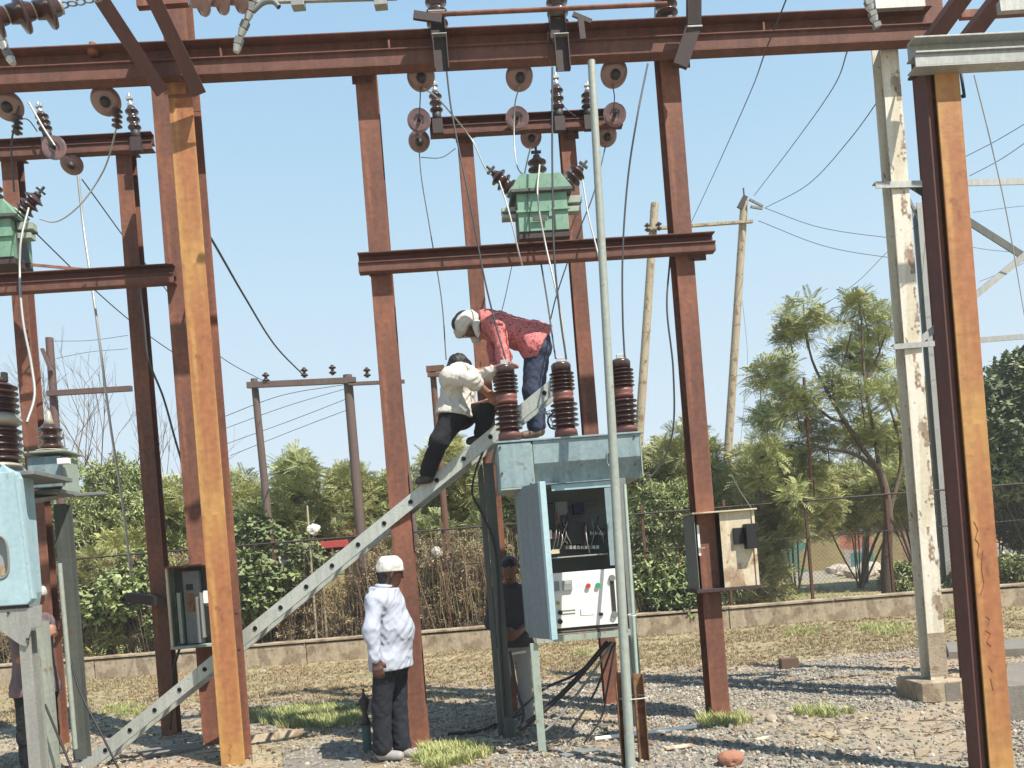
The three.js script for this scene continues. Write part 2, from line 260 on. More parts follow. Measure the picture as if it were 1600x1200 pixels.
// crossbeams: a channel toes-out over a flat channel, bolted together
function crossbeam(name, label, u0, u1, ub, vb, vt, b, m, group, f = .09, m2) {
  const [a0] = L(u0, vb, b), [e0] = L(u1, vb, b), y0 = W(ub, vb, b).y, y1 = W(ub, vt, b).y, h = y1 - y0, len = e0 - a0, ym = y0 + h * .40;
  const t = thing(name, label, 'steel beam', S(a0, y0, b), group), Y = (k) => h * k;
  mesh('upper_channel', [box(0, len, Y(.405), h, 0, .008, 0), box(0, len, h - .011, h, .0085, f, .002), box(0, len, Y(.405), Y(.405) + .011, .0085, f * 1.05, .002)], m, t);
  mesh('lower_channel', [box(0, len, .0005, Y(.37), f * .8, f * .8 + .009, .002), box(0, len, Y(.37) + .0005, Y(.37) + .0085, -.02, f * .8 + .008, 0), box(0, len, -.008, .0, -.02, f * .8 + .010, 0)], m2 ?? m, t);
  return t;
}
const mid = crossbeam('middle_crossbeam', 'red brown double channel beam below the green transformer, spanning two front columns', 561, 1116, 830, 412, 384, .115, M.redShade, null, .09, M.redBeamShade);  // upper channel coloured darker to carry the shade below its top flange
crossbeam('middle_crossbeam', 'red brown double channel beam at the left, ending against the ochre column', -330, 277, 140, 452, 424, -.85, M.redShade, null, .09, M.redBeamShade);
const top = crossbeam('top_beam', 'long red brown double channel beam along the top of the whole frame', -150, 1452, 600, 113, 62, .17, M.redBeamShade, null, .13);
const Pl = (u, v, b = .28) => W(u, v, b);
{ // stiffener plates and clamps on the long beam
  for (const [u, v] of [[610, 100], [860, 90], [1197, 65], [346, 112]]) { const p = inn(top, W(u, v, .29)); const y1 = inn(top, W(600, 60, .28)).y; mesh('stiffener', box(p.x - .008, p.x + .008, -.012, y1, .0, .1, .002), M.red, top); }
}
crossbeam('rear_beam', 'red beam on the two rear columns, carrying insulators above the green transformer', 672, 972, 830, 207, 182, -1.2, M.redShade, null, .09, M.redBeamShade);
crossbeam('rear_beam', 'red beam with insulators on the two left rear columns', -60, 243, 130, 243, 217, -1.6, M.redShade, null, .09, M.redBeamShade);
// the right gantry column of the long beam, hidden mostly behind the ochre column
{ const t = thing('gantry_column', 'red steel column carrying the right end of the long top beam, mostly hidden', 'steel column', S(L(1458, 30, .12)[0], 0, .0)); mesh('section', isect(8.3, .2, .25, .014, .01).translate(0, -.3, 0), M.red, t); }
// knee braces from the beam up to structure out of the picture
function brace(label, p, q, w = .1) { solo('knee_brace', label, 'steel brace', angleBar(p, q, w, .012), M.redShade); }  // darkened red paints in the shaded underside of the braces
brace('dark red angle brace rising left from the ochre column head, left of the two', W(254, 145, .34), W(120, -60, .85), .12);
brace('dark red angle brace crossing the ochre column head, right of the two', W(312, 148, .34), W(212, -60, .85), .12);
brace('dark red brace rising right from the right end of the beam, left of two', W(1450, 76, .34), W(1548, -60, .85), .13);
brace('dark red brace rising right from the right end of the beam, right of two', W(1505, 76, .34), W(1610, -60, .85), .13);
{ const p = W(215, 8, .5), q = W(300, 2, .5); solo('tie_angle', 'short red angle joining the two braces at upper left', 'steel brace', bar(p, q, .06, .06), M.red); }
solo('tie_angle', 'thin red angle lying diagonally behind the left middle beam', 'steel brace', angleBar(W(30, 412, -1), W(210, 428, -1.15), .03), M.red);
// bolted cleats where beams meet columns
function cleat(label, u, v, b, w, h, n = 4) { const t = thing('bolted_cleat', label, 'plate', W(u, v, b), 'bolted cleats on the frame'); mesh('plate', box(-w / 2, w / 2, -h / 2, h / 2, 0, .01, .002), M.redShade, t); for (let i = 0; i < n; i++) mesh('bolt', new THREE.CylinderGeometry(.013, .013, .022, 6).rotateX(Math.PI / 2).translate((i % 2 ? .3 : -.3) * w, (i < 2 ? .28 : -.28) * h, .017), M.iron, t); }
cleat('small bolted plate under the middle crossbeam on the left front column', 590, 424, .102, .15, .09); cleat('small bolted plate under the middle crossbeam on the right front column', 1090, 400, .107, .15, .09);
cleat('small bolted plate at the head of the left front column', 565, 123, .102, .17, .1); cleat('small bolted plate at the head of the right front column', 1064, 98, .107, .16, .1);
cleat('small bolted plate on the left rear column head', 723, 216, -1.21, .15, .09); cleat('small bolted plate on the right rear column head', 893, 211, -1.21, .15, .09);
// galvanised beams at the top right
crossbeam('galvanised_beam', 'grey galvanised double channel beam resting on the right ochre column', 1420, 1720, 1540, 108, 64, pN2[2] + .075, M.galv, null, .085);
solo('galvanised_rail', 'short grey galvanised channel above the top beam at upper right', 'steel beam', bar(W(1366, 8, .3), W(1443, 4, .3), .1, .05), M.galv);
solo('galvanised_rail', 'grey galvanised channel at the top right corner above the braces', 'steel beam', bar(W(1560, 12, 1), W(1680, 4, 1), .09, .05), M.galv);
solo('red_rail', 'dark red channel running off at the top right corner', 'steel beam', bar(W(1500, 24, .22), W(1700, 12, .22), .07, .05), M.red);
solo('overhead_rail', 'thin pale bar with clamps along the very top edge', 'steel bar', [bar(W(380, 3, 1), W(620, -4, 1), .03, .03), box(-.05, .05, -.04, .02, -.04, .04).applyMatrix4(new THREE.Matrix4().makeTranslation(...W(466, 5, 1).toArray())), box(-.05, .05, -.04, .02, -.04, .04).applyMatrix4(new THREE.Matrix4().makeTranslation(...W(595, 4, 1).toArray()))], M.galv);

// ------------------------------------------------------------------ insulators
const aim = (o, dir) => { o.quaternion.setFromUnitVectors(V(0, 1, 0), dir.clone().normalize()); o.updateMatrixWorld(); return o; };
function discInsulator(label, p, dir, group, r = .127) {      // +y points from the beam to the wire
  const t = thing('disc_insulator', label, 'insulator', p, group), k = r / .127;
  const sc = (a) => a.map(([x, y]) => [x * k, y * k]);
  mesh('shed', lathe(sc([[.03, -.035], [.07, -.03], [.105, -.012], [.124, .008], [.127, .022], [.121, .028], [.112, .018], [.104, .034], [.096, .016], [.086, .034], [.076, .014], [.064, .034], [.054, .012], [.03, .02], [.0, .02]]), 28), M.porcDisc, t);
  mesh('cap', lathe(sc([[0, -.10], [.022, -.10], [.03, -.085], [.042, -.07], [.046, -.035], [.04, -.03], [0, -.03]]), 14), M.iron, t);
  mesh('pin', mg(lathe(sc([[0, .015], [.02, .015], [.02, .05], [.012, .055], [.012, .1], [0, .1]]), 10), box(-.012 * k, .012 * k, .09 * k, .15 * k, -.025 * k, .025 * k, .002)), M.iron, t);
  return aim(t, dir);
}
function sheds(n, y0, y1, rCore, rShed, pr = []) { const dy = (y1 - y0) / n; pr.push([0, y0], [rCore, y0]); for (let i = 0; i < n; i++) { const y = y0 + i * dy; pr.push([rCore, y + dy * .15], [rShed, y + dy * .38], [rShed, y + dy * .52], [rCore * 1.05, y + dy * .85]); } pr.push([rCore, y1], [0, y1]); return pr; }
function postInsulator(name, label, p, dir, h, r, mp, group) {
  const t = thing(name, label, 'insulator', p, group);
  mesh('porcelain', lathe(sheds(3, .06, h * .68, r * .62, r), 18), mp, t);
  mesh('base', mg(lathe([[0, -.02], [r * .7, -.02], [r * .7, .0605], [0, .0605]], 14)), M.iron, t);
  mesh('clamp', mg(lathe([[0, h * .681], [r * .5, h * .681], [r * .42, h * .78], [r * .2, h * .8], [r * .2, h], [0, h]], 12), box(-r * .5, r * .5, h * .86, h * .93, -r * .3, r * .3, .003)), M.steelLight, t);
  return aim(t, dir);
}
const UP = V(0, 1, 0), TOV = V(0, -.25, 1);                       // up; towards the viewer
for (const [u, v, w] of [[658, 120, 'left'], [812, 120, 'middle'], [960, 115, 'right']]) discInsulator('brown disc under the top beam above the green transformer, ' + w + ' of three', W(u, v, .05), V(-.1, .62, -.75), 'discs under the top beam');
for (const [u, v, w] of [[12, 166, 'at the left edge'], [165, 158, 'left of the ochre column']]) discInsulator('brown disc under the left part of the top beam, ' + w, W(u, v, .05), V(-.2, .6, -.75), 'discs under the top beam');
for (const [u, v, w] of [[655, 189, 'left'], [808, 186, 'middle'], [960, 180, 'right']]) discInsulator('dark ribbed disc facing the viewer on the rear beam, ' + w + ' of three', W(u, v, -1.05), V(.02, -.16, 1), 'ribbed discs facing the viewer', .122);
discInsulator('dark ribbed disc facing the viewer on the left rear beam', W(86, 232, -1.4), V(.12, -.1, 1), 'ribbed discs facing the viewer', .125);
for (const [u, v, w] of [[655, 221, 'below the left ribbed disc'], [830, 215, 'above the green transformer'], [948, 213, 'beside the grey pipe']]) discInsulator('small brown disc under the rear beam, ' + w, W(u, v, -1.25), V(-.05, .6, -.75), 'discs under the rear beam', .115);
discInsulator('small brown disc under the left rear beam, with a wire clamp', W(112, 257, -1.6), V(-.2, .6, -.7), 'discs under the rear beam', .115);
for (const [u, v, vt, lean, w] of [[683, 186, 128, 0, 'beside the left ribbed disc'], [873, 182, 116, 0, 'over the green transformer'], [919, 180, 130, .05, 'behind the grey pipe'], [75, 214, 160, -.22, 'leaning left on the left rear beam'], [213, 214, 148, -.1, 'at the right end of the left rear beam']]) {
  const bi = u < 300 ? -1.5 : -1.1, p = W(u, v, bi), h = W(u, vt, bi).y - p.y;
  postInsulator('post_insulator', 'dark post insulator with metal clamp, ' + w, p, V(lean, 1, 0), h * 1.04, .068, M.porcelain, 'post insulators on the rear beams');
  const c = inn(scene, W(u, v, bi)); solo('mounting_channel', 'dark channel bracket under the post insulator ' + w, 'bracket', box(-.055, .055, -.17, -.02, -.01, .05, .003).rotateY(PHI), M.dark, 'brackets of the post insulators', c);
}
// small brown insulators hanging on wires at upper left
for (const [u, v, w] of [[27, 195, 'beside the disc at the left edge'], [183, 185, 'under the disc left of the ochre column']]) {
  const t = thing('pin_insulator', 'small dark ribbed insulator on a wire, ' + w, 'insulator', W(u, v, 0), 'small wire insulators'); mesh('porcelain', lathe(sheds(4, -.09, .09, .016, .045), 12), M.porcelain, t); aim(t, V(.1, 1, 0));
}
// the gang switch above the beam: brackets, porcelain posts and the operating tube
for (const [u, w] of [[691, 'left'], [880, 'middle']]) {
  const b = .36, p = W(u, 112, b), y1 = W(u, 18, b).y, t = thing('switch_bracket', 'dark steel channel bracket standing on the top beam, ' + w + ' switch post', 'bracket', V(p.x, p.y, p.z), 'switch brackets on the top beam');
  const h = y1 - p.y, k = u === 691 ? 0 : .01;
  mesh('channel', [box(-.062, .062, 0, h * .56, 0, .008, 0), box(-.062, -.054, 0, h * .56, .0085, .06, 0), box(.054, .062, 0, h * .56, .0085, .06, 0)], M.dark, t);
  mesh('upper_channel', [box(-.075 - k, .06, h * .57, h, -.06, -.052, 0), box(-.075 - k, -.067 - k, h * .57, h, -.0515, .0, 0), box(.052, .06, h * .57, h, -.0515, 0, 0)], M.dark, t);
  mesh('rim', box(-.08 - k, .065, h + .001, h + .012, -.06, .01, 0), M.galv, t); mesh('rim', box(-.065, .065, h * .561, h * .575, -.05, .062, 0), M.galv, t);
  const q = W(u - 6, 56, .22), tt = W(u - 6, -20, .22);
  postInsulator('switch_insulator', 'dark porcelain switch post behind the ' + w + ' bracket on the top beam', q, UP, (tt.y - q.y) * 1.2, .095, M.porcelain, 'switch insulators on the top beam');
}
{ const q = W(1043, 38, .12), t = postInsulator('switch_insulator', 'dark porcelain switch post with metal cap, right of the three on the top beam', q, UP, .42, .1, M.porcelain, 'switch insulators on the top beam');
  const p = W(1062, 100, .38), t2 = thing('switch_bracket', 'dark leaning channel bracket on the top beam, right switch post', 'bracket', p, 'switch brackets on the top beam'), e = inn(t2, W(1084, -25, .5)), mdl = inn(t2, W(1084, 40, .42));
  mesh('channel', bar(V(0, -.02, 0), mdl, .13, .05), M.dark, t2); mesh('arm', bar(mdl, e, .12, .06), M.dark, t2); mesh('rim', box(mdl.x - .065, mdl.x + .065, mdl.y - .03, mdl.y - .018, mdl.z + .02, mdl.z + .035, 0), M.galv, t2); }
{ const t = thing('operating_rod', 'pinkish steel tube running level above the top beam through the switch posts', 'rod', W(650, 24, .42)); mesh('tube', rod(V(0, 0, 0), inn(t, W(1042, 6, .42)), .02, .02, 10), M.red, t); mesh('fork', bar(V(-.02, -.01, .02), inn(t, W(690, 30, .44)), .07, .03), M.dark, t); mesh('crank', [bar(inn(t, W(895, 22, .44)), inn(t, W(924, 34, .44)), .04, .02), bar(inn(t, W(907, 30, .44)), inn(t, W(911, 62, .44)), .05, .03)], M.dark, t); }
solo('cap_bolt', 'small brown capped stud on top of the left part of the top beam', 'stud', lathe([[0, 0], [.045, 0], [.05, .05], [.02, .06], [.03, .1], [0, .11]], 12), M.red, null, W(146, 86, .22));
// strain insulator strings near the viewer, cut by the top edge
function strainString(label, p, q, n, r, md = M.porcDisc) {
  const t = thing('strain_insulator', label, 'insulator', p, null, 0), d = q.clone().sub(p), l = d.length(), pr = [];
  for (let i = 0; i < n; i++) { const s = mesh('disc', lathe([[0, 0], [r * .45, 0], [r * .5, .05], [r * .95, .07], [r, .085], [r * .93, .1], [r * .5, .105], [r * .42, .15], [0, .15]], 24), md, t); s.position.y = i * l / n; const c = mesh('fitting', lathe([[0, .1501], [r * .3, .1501], [r * .38, .17], [r * .38, l / n - .02], [0, l / n - .001]], 12), M.porcGrey, t); c.position.y = i * l / n; }
  return aim(t, d);
}
strainString('big dark strain insulator string at the top left corner', at(-30, 30, 5.2), at(95, 10, 5.4), 3, .12, M.porcelain);
solo('chain_link', 'short steel chain from the strain insulator at top left', 'chain', [0, 1, 2, 3, 4].map((i) => { const p = at(100 + i * 13, 8 - i * 2.5, 5.4); return new THREE.TorusGeometry(.022, .006, 6, 12).scale(1.4, .8, 1).rotateX(i % 2 ? 1.4 : .2).translate(p.x, p.y, p.z); }), M.galvDull);
strainString('olive strain insulator string above the ochre column at the top edge', at(296, 0, 5.4), at(385, -6, 5.6), 3, .1);
{ const hw = (label, pts, n) => { const t = thing('clamp_hardware', label, 'clamp', pts[0], 'line clamps at the top edge', 0); const cv = new THREE.CatmullRomCurve3(pts.map((p) => inn(t, p))); for (let i = 0; i < n; i++) { const p = cv.getPoint(i / n), q = cv.getPoint((i + .8) / n); mesh('clamp_piece', i % 2 ? bar(p, q, .05, .035) : rod(p, q, .03, .02, 8), i % 2 ? M.galvDull : M.steelLight, t); } };
  hw('bright bolted line clamp hanging left of centre at the top edge', [at(398, -10, 5.6), at(388, 25, 5.6), at(376, 55, 5.6), at(368, 84, 5.6)], 7);
  hw('bright line clamp at the left edge over the top beam', [at(-5, 40, 5.4), at(8, 75, 5.4), at(22, 102, 5.4)], 5);
  hw('bright line clamp over the top beam beside the white post', [at(1352, -8, 6), at(1362, 18, 6), at(1372, 45, 6)], 6);
  solo('hook_fitting', 'curved steel horn fitting at the top edge, right of the bright clamp', 'hook', tube([at(395, 18, 5.6), at(412, 4, 5.6), at(428, 3, 5.6), at(436, 11, 5.6)], .018, 14, 7), M.galvDull); }

// ------------------------------------------------------------------ green instrument transformers
function transformer(label, p, k = 1) {
  const t = thing('instrument_transformer', label, 'transformer', p);
  const B = (m, n, ...a) => mesh(n, box(...a.map((x) => x * k)), m, t);
  B(M.green, 'tank', -.225, .225, .06, .40, -.17, .17); B(M.dark, 'base_frame', -.23, .23, 0, .0595, -.16, .16);
  B(M.greenDark, 'flange', -.275, .275, .4005, .43, -.21, .21);
  const sh = new THREE.Shape([[-.27, 0], [.27, 0], [.18, .125], [-.18, .125]].map(([x, y]) => new THREE.Vector2(x * k, y * k)));
  mesh('lid', new THREE.ExtrudeGeometry(sh, { depth: .36 * k, bevelEnabled: true, bevelSize: .006, bevelThickness: .006, bevelSegments: 1 }).translate(0, .437 * k, -.18 * k), M.green, t);
  for (const x of [-.232, .226]) mesh('side_rib', box(x * k, (x + .006) * k, .06 * k, .4 * k, -.1 * k, .1 * k, 0), M.greenDark, t);
  mesh('front_band', [box(-.24 * k, .06 * k, .225 * k, .245 * k, .171 * k, .19 * k, .002), box(.08 * k, .24 * k, .235 * k, .255 * k, .171 * k, .19 * k, .002), box(.05 * k, .09 * k, .18 * k, .27 * k, .1705 * k, .182 * k, .002)], M.green, t);
  mesh('front_rib', box(-.13 * k, -.124 * k, .06 * k, .4 * k, .1702 * k, .184 * k, 0), M.greenDark, t); mesh('front_rib', box(.1 * k, .106 * k, .06 * k, .4 * k, .1702 * k, .184 * k, 0), M.greenDark, t);
  mesh('terminal_box', box(-.10 * k, .03 * k, .14 * k, .185 * k, .1905 * k, .2 * k, .002), M.greenDark, t);
  B(M.mint, 'lug', -.36, -.2255, .3, .34, -.05, .05); B(M.mint, 'lug', -.36, -.2255, .24, .275, -.05, .05); B(M.mint, 'lug', .2325, .37, .33, .395, 0, .09); B(M.mint, 'lug', .2325, .35, .25, .30, 0, .09);
  for (const [x, y, rz] of [[-.235, .5, .75], [.0, .567, 0], [.235, .5, -.75]]) {
    const g = new THREE.Group(); g.name = 'bushing'; g.position.set(x * k, y * k, 0); g.rotation.z = rz; t.add(g);
    mesh('collar', lathe([[0, 0], [.075 * k, 0], [.075 * k, .02 * k], [0, .02 * k]], 16), M.mint, g);
    mesh('porcelain', lathe(sheds(3, .0205 * k, .22 * k, .045 * k, .085 * k), 18), M.porcelain, g);
    mesh('terminal', mg(lathe([[0, .2205 * k], [.035 * k, .2205 * k], [.03 * k, .25 * k], [.012 * k, .26 * k], [.012 * k, .33 * k], [0, .33 * k]], 10), box(-.045 * k, .045 * k, .27 * k, .29 * k, -.012 * k, .012 * k, 0)), M.iron, g);
  }
  return t;
}
transformer('pale green instrument transformer with three brown bushings on the middle crossbeam', W(849, 382, -.02), 1);
transformer('pale green instrument transformer cut by the left edge, on the left crossbeam', W(-2, 424, -.96), 1.1);

// ------------------------------------------------------------------ the circuit breaker kiosk in the middle
const bV = .8;                                                     // its front plane
const VC = thing('breaker_kiosk', 'grey blue outdoor circuit breaker kiosk with open control cabinet, men working on top', 'switchgear', S(L(890, 700, bV)[0], 0, 0));
const vl = (u, v, b = bV) => inn(VC, W(u, v, b));
{
  const xl = vl(779, 720).x, xr = vl(1003, 720).x, yt = vl(890, 686).y, yb = vl(890, 752).y, xs = vl(834, 720).x;
  const T = (n, m, ...gs) => mesh(n, gs, m, VC);
  // hood: upper face upright, lower face folded inwards
  const sh = new THREE.Shape([[bV, yt], [bV, mix(yb, yt, .48)], [bV - .09, yb], [-.6, yb], [-.6, yt]].map(([z, y]) => new THREE.Vector2(-z, y)));
  T('hood', M.blue, new THREE.ExtrudeGeometry(sh, { depth: xr - xs - .006, bevelEnabled: true, bevelSize: .004, bevelThickness: .003, bevelSegments: 1 }).rotateY(Math.PI / 2).translate(xs + .003, 0, 0));
  T('side_cover', M.blue, box(xl, xs - .012, yb - .02, yt, .1, bV + .012, .006));
  T('cover_rim', M.mint, box(xl, xs - .012, yb - .034, yb - .021, .6, bV + .02, 0), box(xs - .0115, xs - .004, yb - .01, yt - .02, .6, bV + .006, 0));
  T('top_plate', M.blue, box(xl - .02, xr + .02, yt + .005, yt + .02, -.62, bV + .02, .003));
  T('hood_bolt', M.iron, bolts([[xl + .02, yt - .03, bV + .015], [xs - .04, yb + .0, bV + .015], [xr - .05, yt - .02, bV + .005], [xr - .05, mix(yb, yt, .3), bV - .02], [xl + .02, mix(yb, yt, .3), bV + .015]], .009));
  T('lifting_eye', M.blue, new THREE.TorusGeometry(.035, .008, 6, 16).scale(.5, 1.6, 1).translate(vl(951, 718).x, vl(951, 718).y, bV + .012));
  T('corner_strip', M.mint, box(xr - .006, xr + .003, yb, yt, bV - .04, bV + .008, 0));
  // cabinet shell, open at the front
  const cl = vl(820, 900).x, cr = vl(975, 900).x, ct = yb - .012, cb = vl(900, 985).y, d0 = .28, d1 = bV - .03, mp = vl(900, 888).y;
  T('cabinet_back', M.greyIn, box(cl, cr, cb, ct, d0, d0 + .01, 0));
  T('cabinet_side', M.blue, box(cl, cl + .008, cb, ct, d0 + .011, d1, 0)); T('cabinet_side', M.galvDull, box(cr - .008, cr, cb, ct, d0 + .011, d1, 0));
  T('cabinet_roof', M.blue, box(cl, cr, ct + .0005, ct + .008, d0, d1 + .02, 0)); T('cabinet_floor', M.galvDull, box(cl, cr, cb - .008, cb - .0005, d0, d1, 0));
  T('door_lintel', M.skyblue, box(vl(862, 760).x, cr - .012, ct - .055, ct - .003, d1 - .008, d1, .002));
  T('door_jamb', M.blue, box(cr - .10, cr - .009, mp, ct - .06, d1 - .007, d1 - .001, 0));
  // control panel on the lower half
  const pl = vl(866, 930).x, pr = vl(969, 930).x, pt = vl(915, 892).y, pb = vl(915, 979).y, z = d1 - .005;
  T('control_panel', M.panelWhite, box(cl + .012, pr, pb, pt, z - .02, z, .003));
  const dot = (u, v, r, m, n, d = .02) => { const q = vl(u, v, z); mesh(n, new THREE.CylinderGeometry(r, r * 1.05, d, 14).rotateX(Math.PI / 2).translate(q.x, q.y, z + d / 2 + .0005), m, VC); };
  const pad = (u0, u1, v0, v1, m, n, d = .015) => { const p = vl(u0, v1, z), q = vl(u1, v0, z); mesh(n, box(p.x, q.x, p.y, q.y, z + .0005, z + d, .002), m, VC); };
  pad(861, 873, 908, 924, M.greyIn, 'meter', .02); pad(880, 893, 906, 923, M.greyIn, 'meter', .02); pad(882, 891, 908, 914, M.steelLight, 'meter_face', .022);
  dot(919, 915, .019, plain(.55, .04, .03, { roughness: .3 }), 'red_lamp'); dot(934, 914, .019, plain(.02, .35, .14, { roughness: .3 }), 'green_lamp');
  pad(878, 899, 952, 955, M.galvDull, 'name_strip', .004); pad(878, 899, 957, 960, M.galvDull, 'name_strip', .004); pad(907, 929, 960, 961.5, M.steelLight, 'diagram_line', .003); pad(936, 942, 957, 962, M.iron, 'key_switch', .015); pad(907, 908, 952, 961, M.steelLight, 'diagram_line', .003);
  dot(956, 903, .026, M.galvDull, 'latch', .02); dot(960, 960, .026, M.galvDull, 'latch', .02); pad(957, 959, 904, 958, M.iron, 'latch_rod', .008);
  dot(872, 942, .014, plain(.5, .35, .06), 'rotary_switch', .03); dot(875, 957, .018, M.black, 'rotary_switch', .03); dot(875, 971, .02, M.black, 'rotary_switch', .03);
  // relays, terminal rail and wiring in the upper half
  T('shelf', M.galv, box(cl + .01, cr - .1, vl(900, 868).y - .012, vl(900, 868).y, d0 + .02, d1 - .06, .002));
  T('top_rail', M.galvDull, box(cl + .01, cr - .1, vl(900, 781).y - .02, vl(900, 781).y, d0 + .06, d0 + .09, .002));
  const dz = d0 + .1, blk = (u0, u1, v0, v1, m, n, d = .1) => { const p = vl(u0, v1, dz + d), q = vl(u1, v0, dz + d); mesh(n, box(p.x, q.x, p.y, q.y, dz, dz + d, .003), m, VC); };
  blk(868, 886, 783, 806, M.galvDull, 'relay'); blk(897, 912, 785, 803, plain(.02, .025, .07), 'relay'); blk(856, 866, 786, 830, M.black, 'relay', .14); blk(883, 905, 814, 852, M.black, 'contactor', .14); blk(907, 918, 816, 854, M.black, 'contactor', .14); blk(862, 874, 800, 820, M.porcRed, 'fuse_holder', .12);
  for (let i = 0; i < 9; i++) blk(884 + i * 6, 888 + i * 6, 852, 858, i % 3 ? M.panelWhite : M.cream, 'terminal_block', .14);
  for (let i = 0; i < 7; i++) blk(922 + i * 3.6, 924 + i * 3.6, 830 + (i % 2) * 2, 836, M.panelWhite, 'terminal_block', .1);
  blk(856, 862, 828, 842, M.panelWhite, 'terminal_block', .2); blk(864, 872, 832, 842, M.porcRed, 'fuse_holder', .2); blk(860, 874, 858, 866, M.cream, 'terminal_block', .2);
  for (let i = 0; i < 22; i++) { const u = rr(868, 945), v = rr(800, 830), p = vl(u, v, dz + .15), q = vl(u + rr(-14, 14), rr(845, 866), dz + .16), c = p.clone().lerp(q, .5).add(V(rr(-.05, .05), rr(-.06, .02), rr(.03, .1))); mesh('control_wire', tube([p, c, q], .0035, 8, 4), [M.black, M.wireLight, M.porcRed, M.cable, M.panelWhite][i % 5], VC); }
  // stand
  const T2 = (n, m, p, q, w, d) => mesh(n, bar(p, q, w, d), m, VC), fz = d1 - .01, gy = -.05;
  T2('stand_rail', M.mint, V(vl(838, 995).x, vl(838, 1001).y, fz), V(cr + .02, vl(975, 989).y, fz), .05, .06);
  mesh('bottom_tray', box(vl(867, 975).x, cr, vl(900, 990).y + .02, pb - .05, d0 + .1, fz - .06, .002), M.galvDull, VC);
  mesh('bottom_lip', [box(vl(867, 975).x, cr + .01, pb - .042, pb - .03, fz - .03, fz + .02, .002), box(vl(867, 975).x, cr + .01, pb - .029, pb - .006, fz - .05, fz - .01, 0)], M.dark, VC);
  mesh('leg', box(vl(838, 1100).x - .01, vl(838, 1100).x + .055, gy, vl(838, 1001).y - .026, fz - .05, fz, .003), M.mint, VC);
  mesh('leg', box(cr + .02, cr + .085, gy, yb, fz - .06, fz - .01, .003), M.galvDull, VC);
  const lx = vl(773.5, 862, .05).x; mesh('leg', box(lx - .045, lx + .045, gy, yt - .06, .0, .09, .004), M.greenDark, VC); mesh('leg', box(lx - .10, lx - .05, gy, yt - .06, .0, .012, .003), M.greenDark, VC);
  mesh('leg', box(xr - .10, xr - .02, gy, yb, -.02, .06, .004), M.greenDark, VC);
  mesh('leg_brace', bar(V(xr - .06, cb - .03, .1), V(cr + .05, .3, .55), .03, .03), M.greenDark, VC);
  // the open door, standing out towards the viewer
  const door = new THREE.Group(); door.name = 'door'; door.position.set(cl - .004, 0, d1); VC.add(door); door.rotation.y = -66 * Math.PI / 180; door.updateMatrixWorld(true);
  const dw = .43, dt = vl(850, 752, d1 + .4).y, db = vl(865, 1000, d1 + .4).y;
  const ds = new THREE.Shape([[.0, db], [dw, db], [dw, dt], [.1, dt], [0, dt - .045]].map(([x, y]) => new THREE.Vector2(x, y)));
  mesh('door_skin', new THREE.ExtrudeGeometry(ds, { depth: .018, bevelEnabled: true, bevelSize: .002, bevelThickness: .002, bevelSegments: 1 }).translate(0, 0, -.02), M.blueGrey, door);
  mesh('door_edge', [box(dw - .03, dw + .006, db, dt, -.018 - .004, .03, .003)], M.skyblue, door);
  const hh = dt - db;
  mesh('handle_slot', [box(.12, .17, db + hh * .52, db + hh * .67, -.032, -.0225, 0)], M.dark, door); mesh('hinge', [box(.385, .415, dt - .14, dt - .08, -.034, -.0225, .002), box(.37, .40, db + .10, db + .15, -.034, -.0225, .002)], M.iron, door);
  mesh('lock', [box(.26, .31, db + hh * .635, db + hh * .66, -.030, -.0225, .002), box(.32, .38, db + hh * .53, db + hh * .545, -.030, -.0225, .002)], M.iron, door);
  const st = tex(64, 1, (u, v) => { const e = u < .06 || u > .94 || v < .05 || v > .95, n = hsh((u * 14) | 0, (v * 18) | 0, 5) > .5; return e || n ? [.07, .08, .085] : [.22, .26, .27]; });
  const stm = std({ map: st }), sg = new THREE.PlaneGeometry(.24, .19).rotateY(Math.PI); const so = new THREE.Mesh(sg, stm); so.name = 'rating_plate'; so.position.set(.20, db + hh * .29, -.0285); door.add(so); mesh('rating_plate_back', box(.08, .32, db + hh * .29 - .095, db + hh * .29 + .095, -.0275, -.0225, 0), M.galvDull, door);
  mesh('paper_scrap', box(.30, .39, db + hh * .45, db + hh * .55, -.0245, -.0226, 0), M.mint, door);
}
// porcelain bushings standing on the kiosk: two shed groups and a red middle
function bushing(label, u, vb, vt, b, mTop = M.iron) {
  const p = W(u, vb, b), h = W(u, vt, b).y - p.y, t = thing('kiosk_bushing', label, 'bushing', p, 'bushings on the middle kiosk');
  mesh('base', lathe([[0, 0], [.10, 0], [.095, .05], [.08, .07], [0, .07]], 22), M.porcRed, t);
  mesh('lower_porcelain', lathe(sheds(5, .0705, h * .47, .078, .115), 24), M.porcelain, t);
  mesh('middle_collar', lathe([[0, h * .4705], [.088, h * .4705], [.09, h * .52], [.078, h * .54], [.09, h * .56], [.088, h * .62], [0, h * .62]], 22), M.porcRed, t);
  mesh('upper_porcelain', lathe(sheds(5, h * .6205, h * .88, .07, .105), 24), M.porcelain, t);
  mesh('head', lathe([[0, h * .8805], [.082, h * .8805], [.085, h * .97], [.07, h], [0, h]], 20), M.porcelain, t);
  mesh('terminal', [box(-.03, .03, h + .001, h + .05, -.012, .012, .003), lathe([[0, h + .0005], [.05, h + .0005], [.045, h + .012], [0, h + .012]], 12), box(.05, .056, h - .06, h + .03, -.01, .01, 0)], M.steelLight, t);
  return t;
}
bushing('brown ribbed bushing with red collar on the middle kiosk, left of three', 797, 687, 571, .56);
bushing('brown ribbed porcelain bushing with red collar on the kiosk, middle of three', 885, 682, 567, .56);
bushing('brown ribbed bushing with red collar beside the grey pipe, right of three', 978, 677, 562, .52);
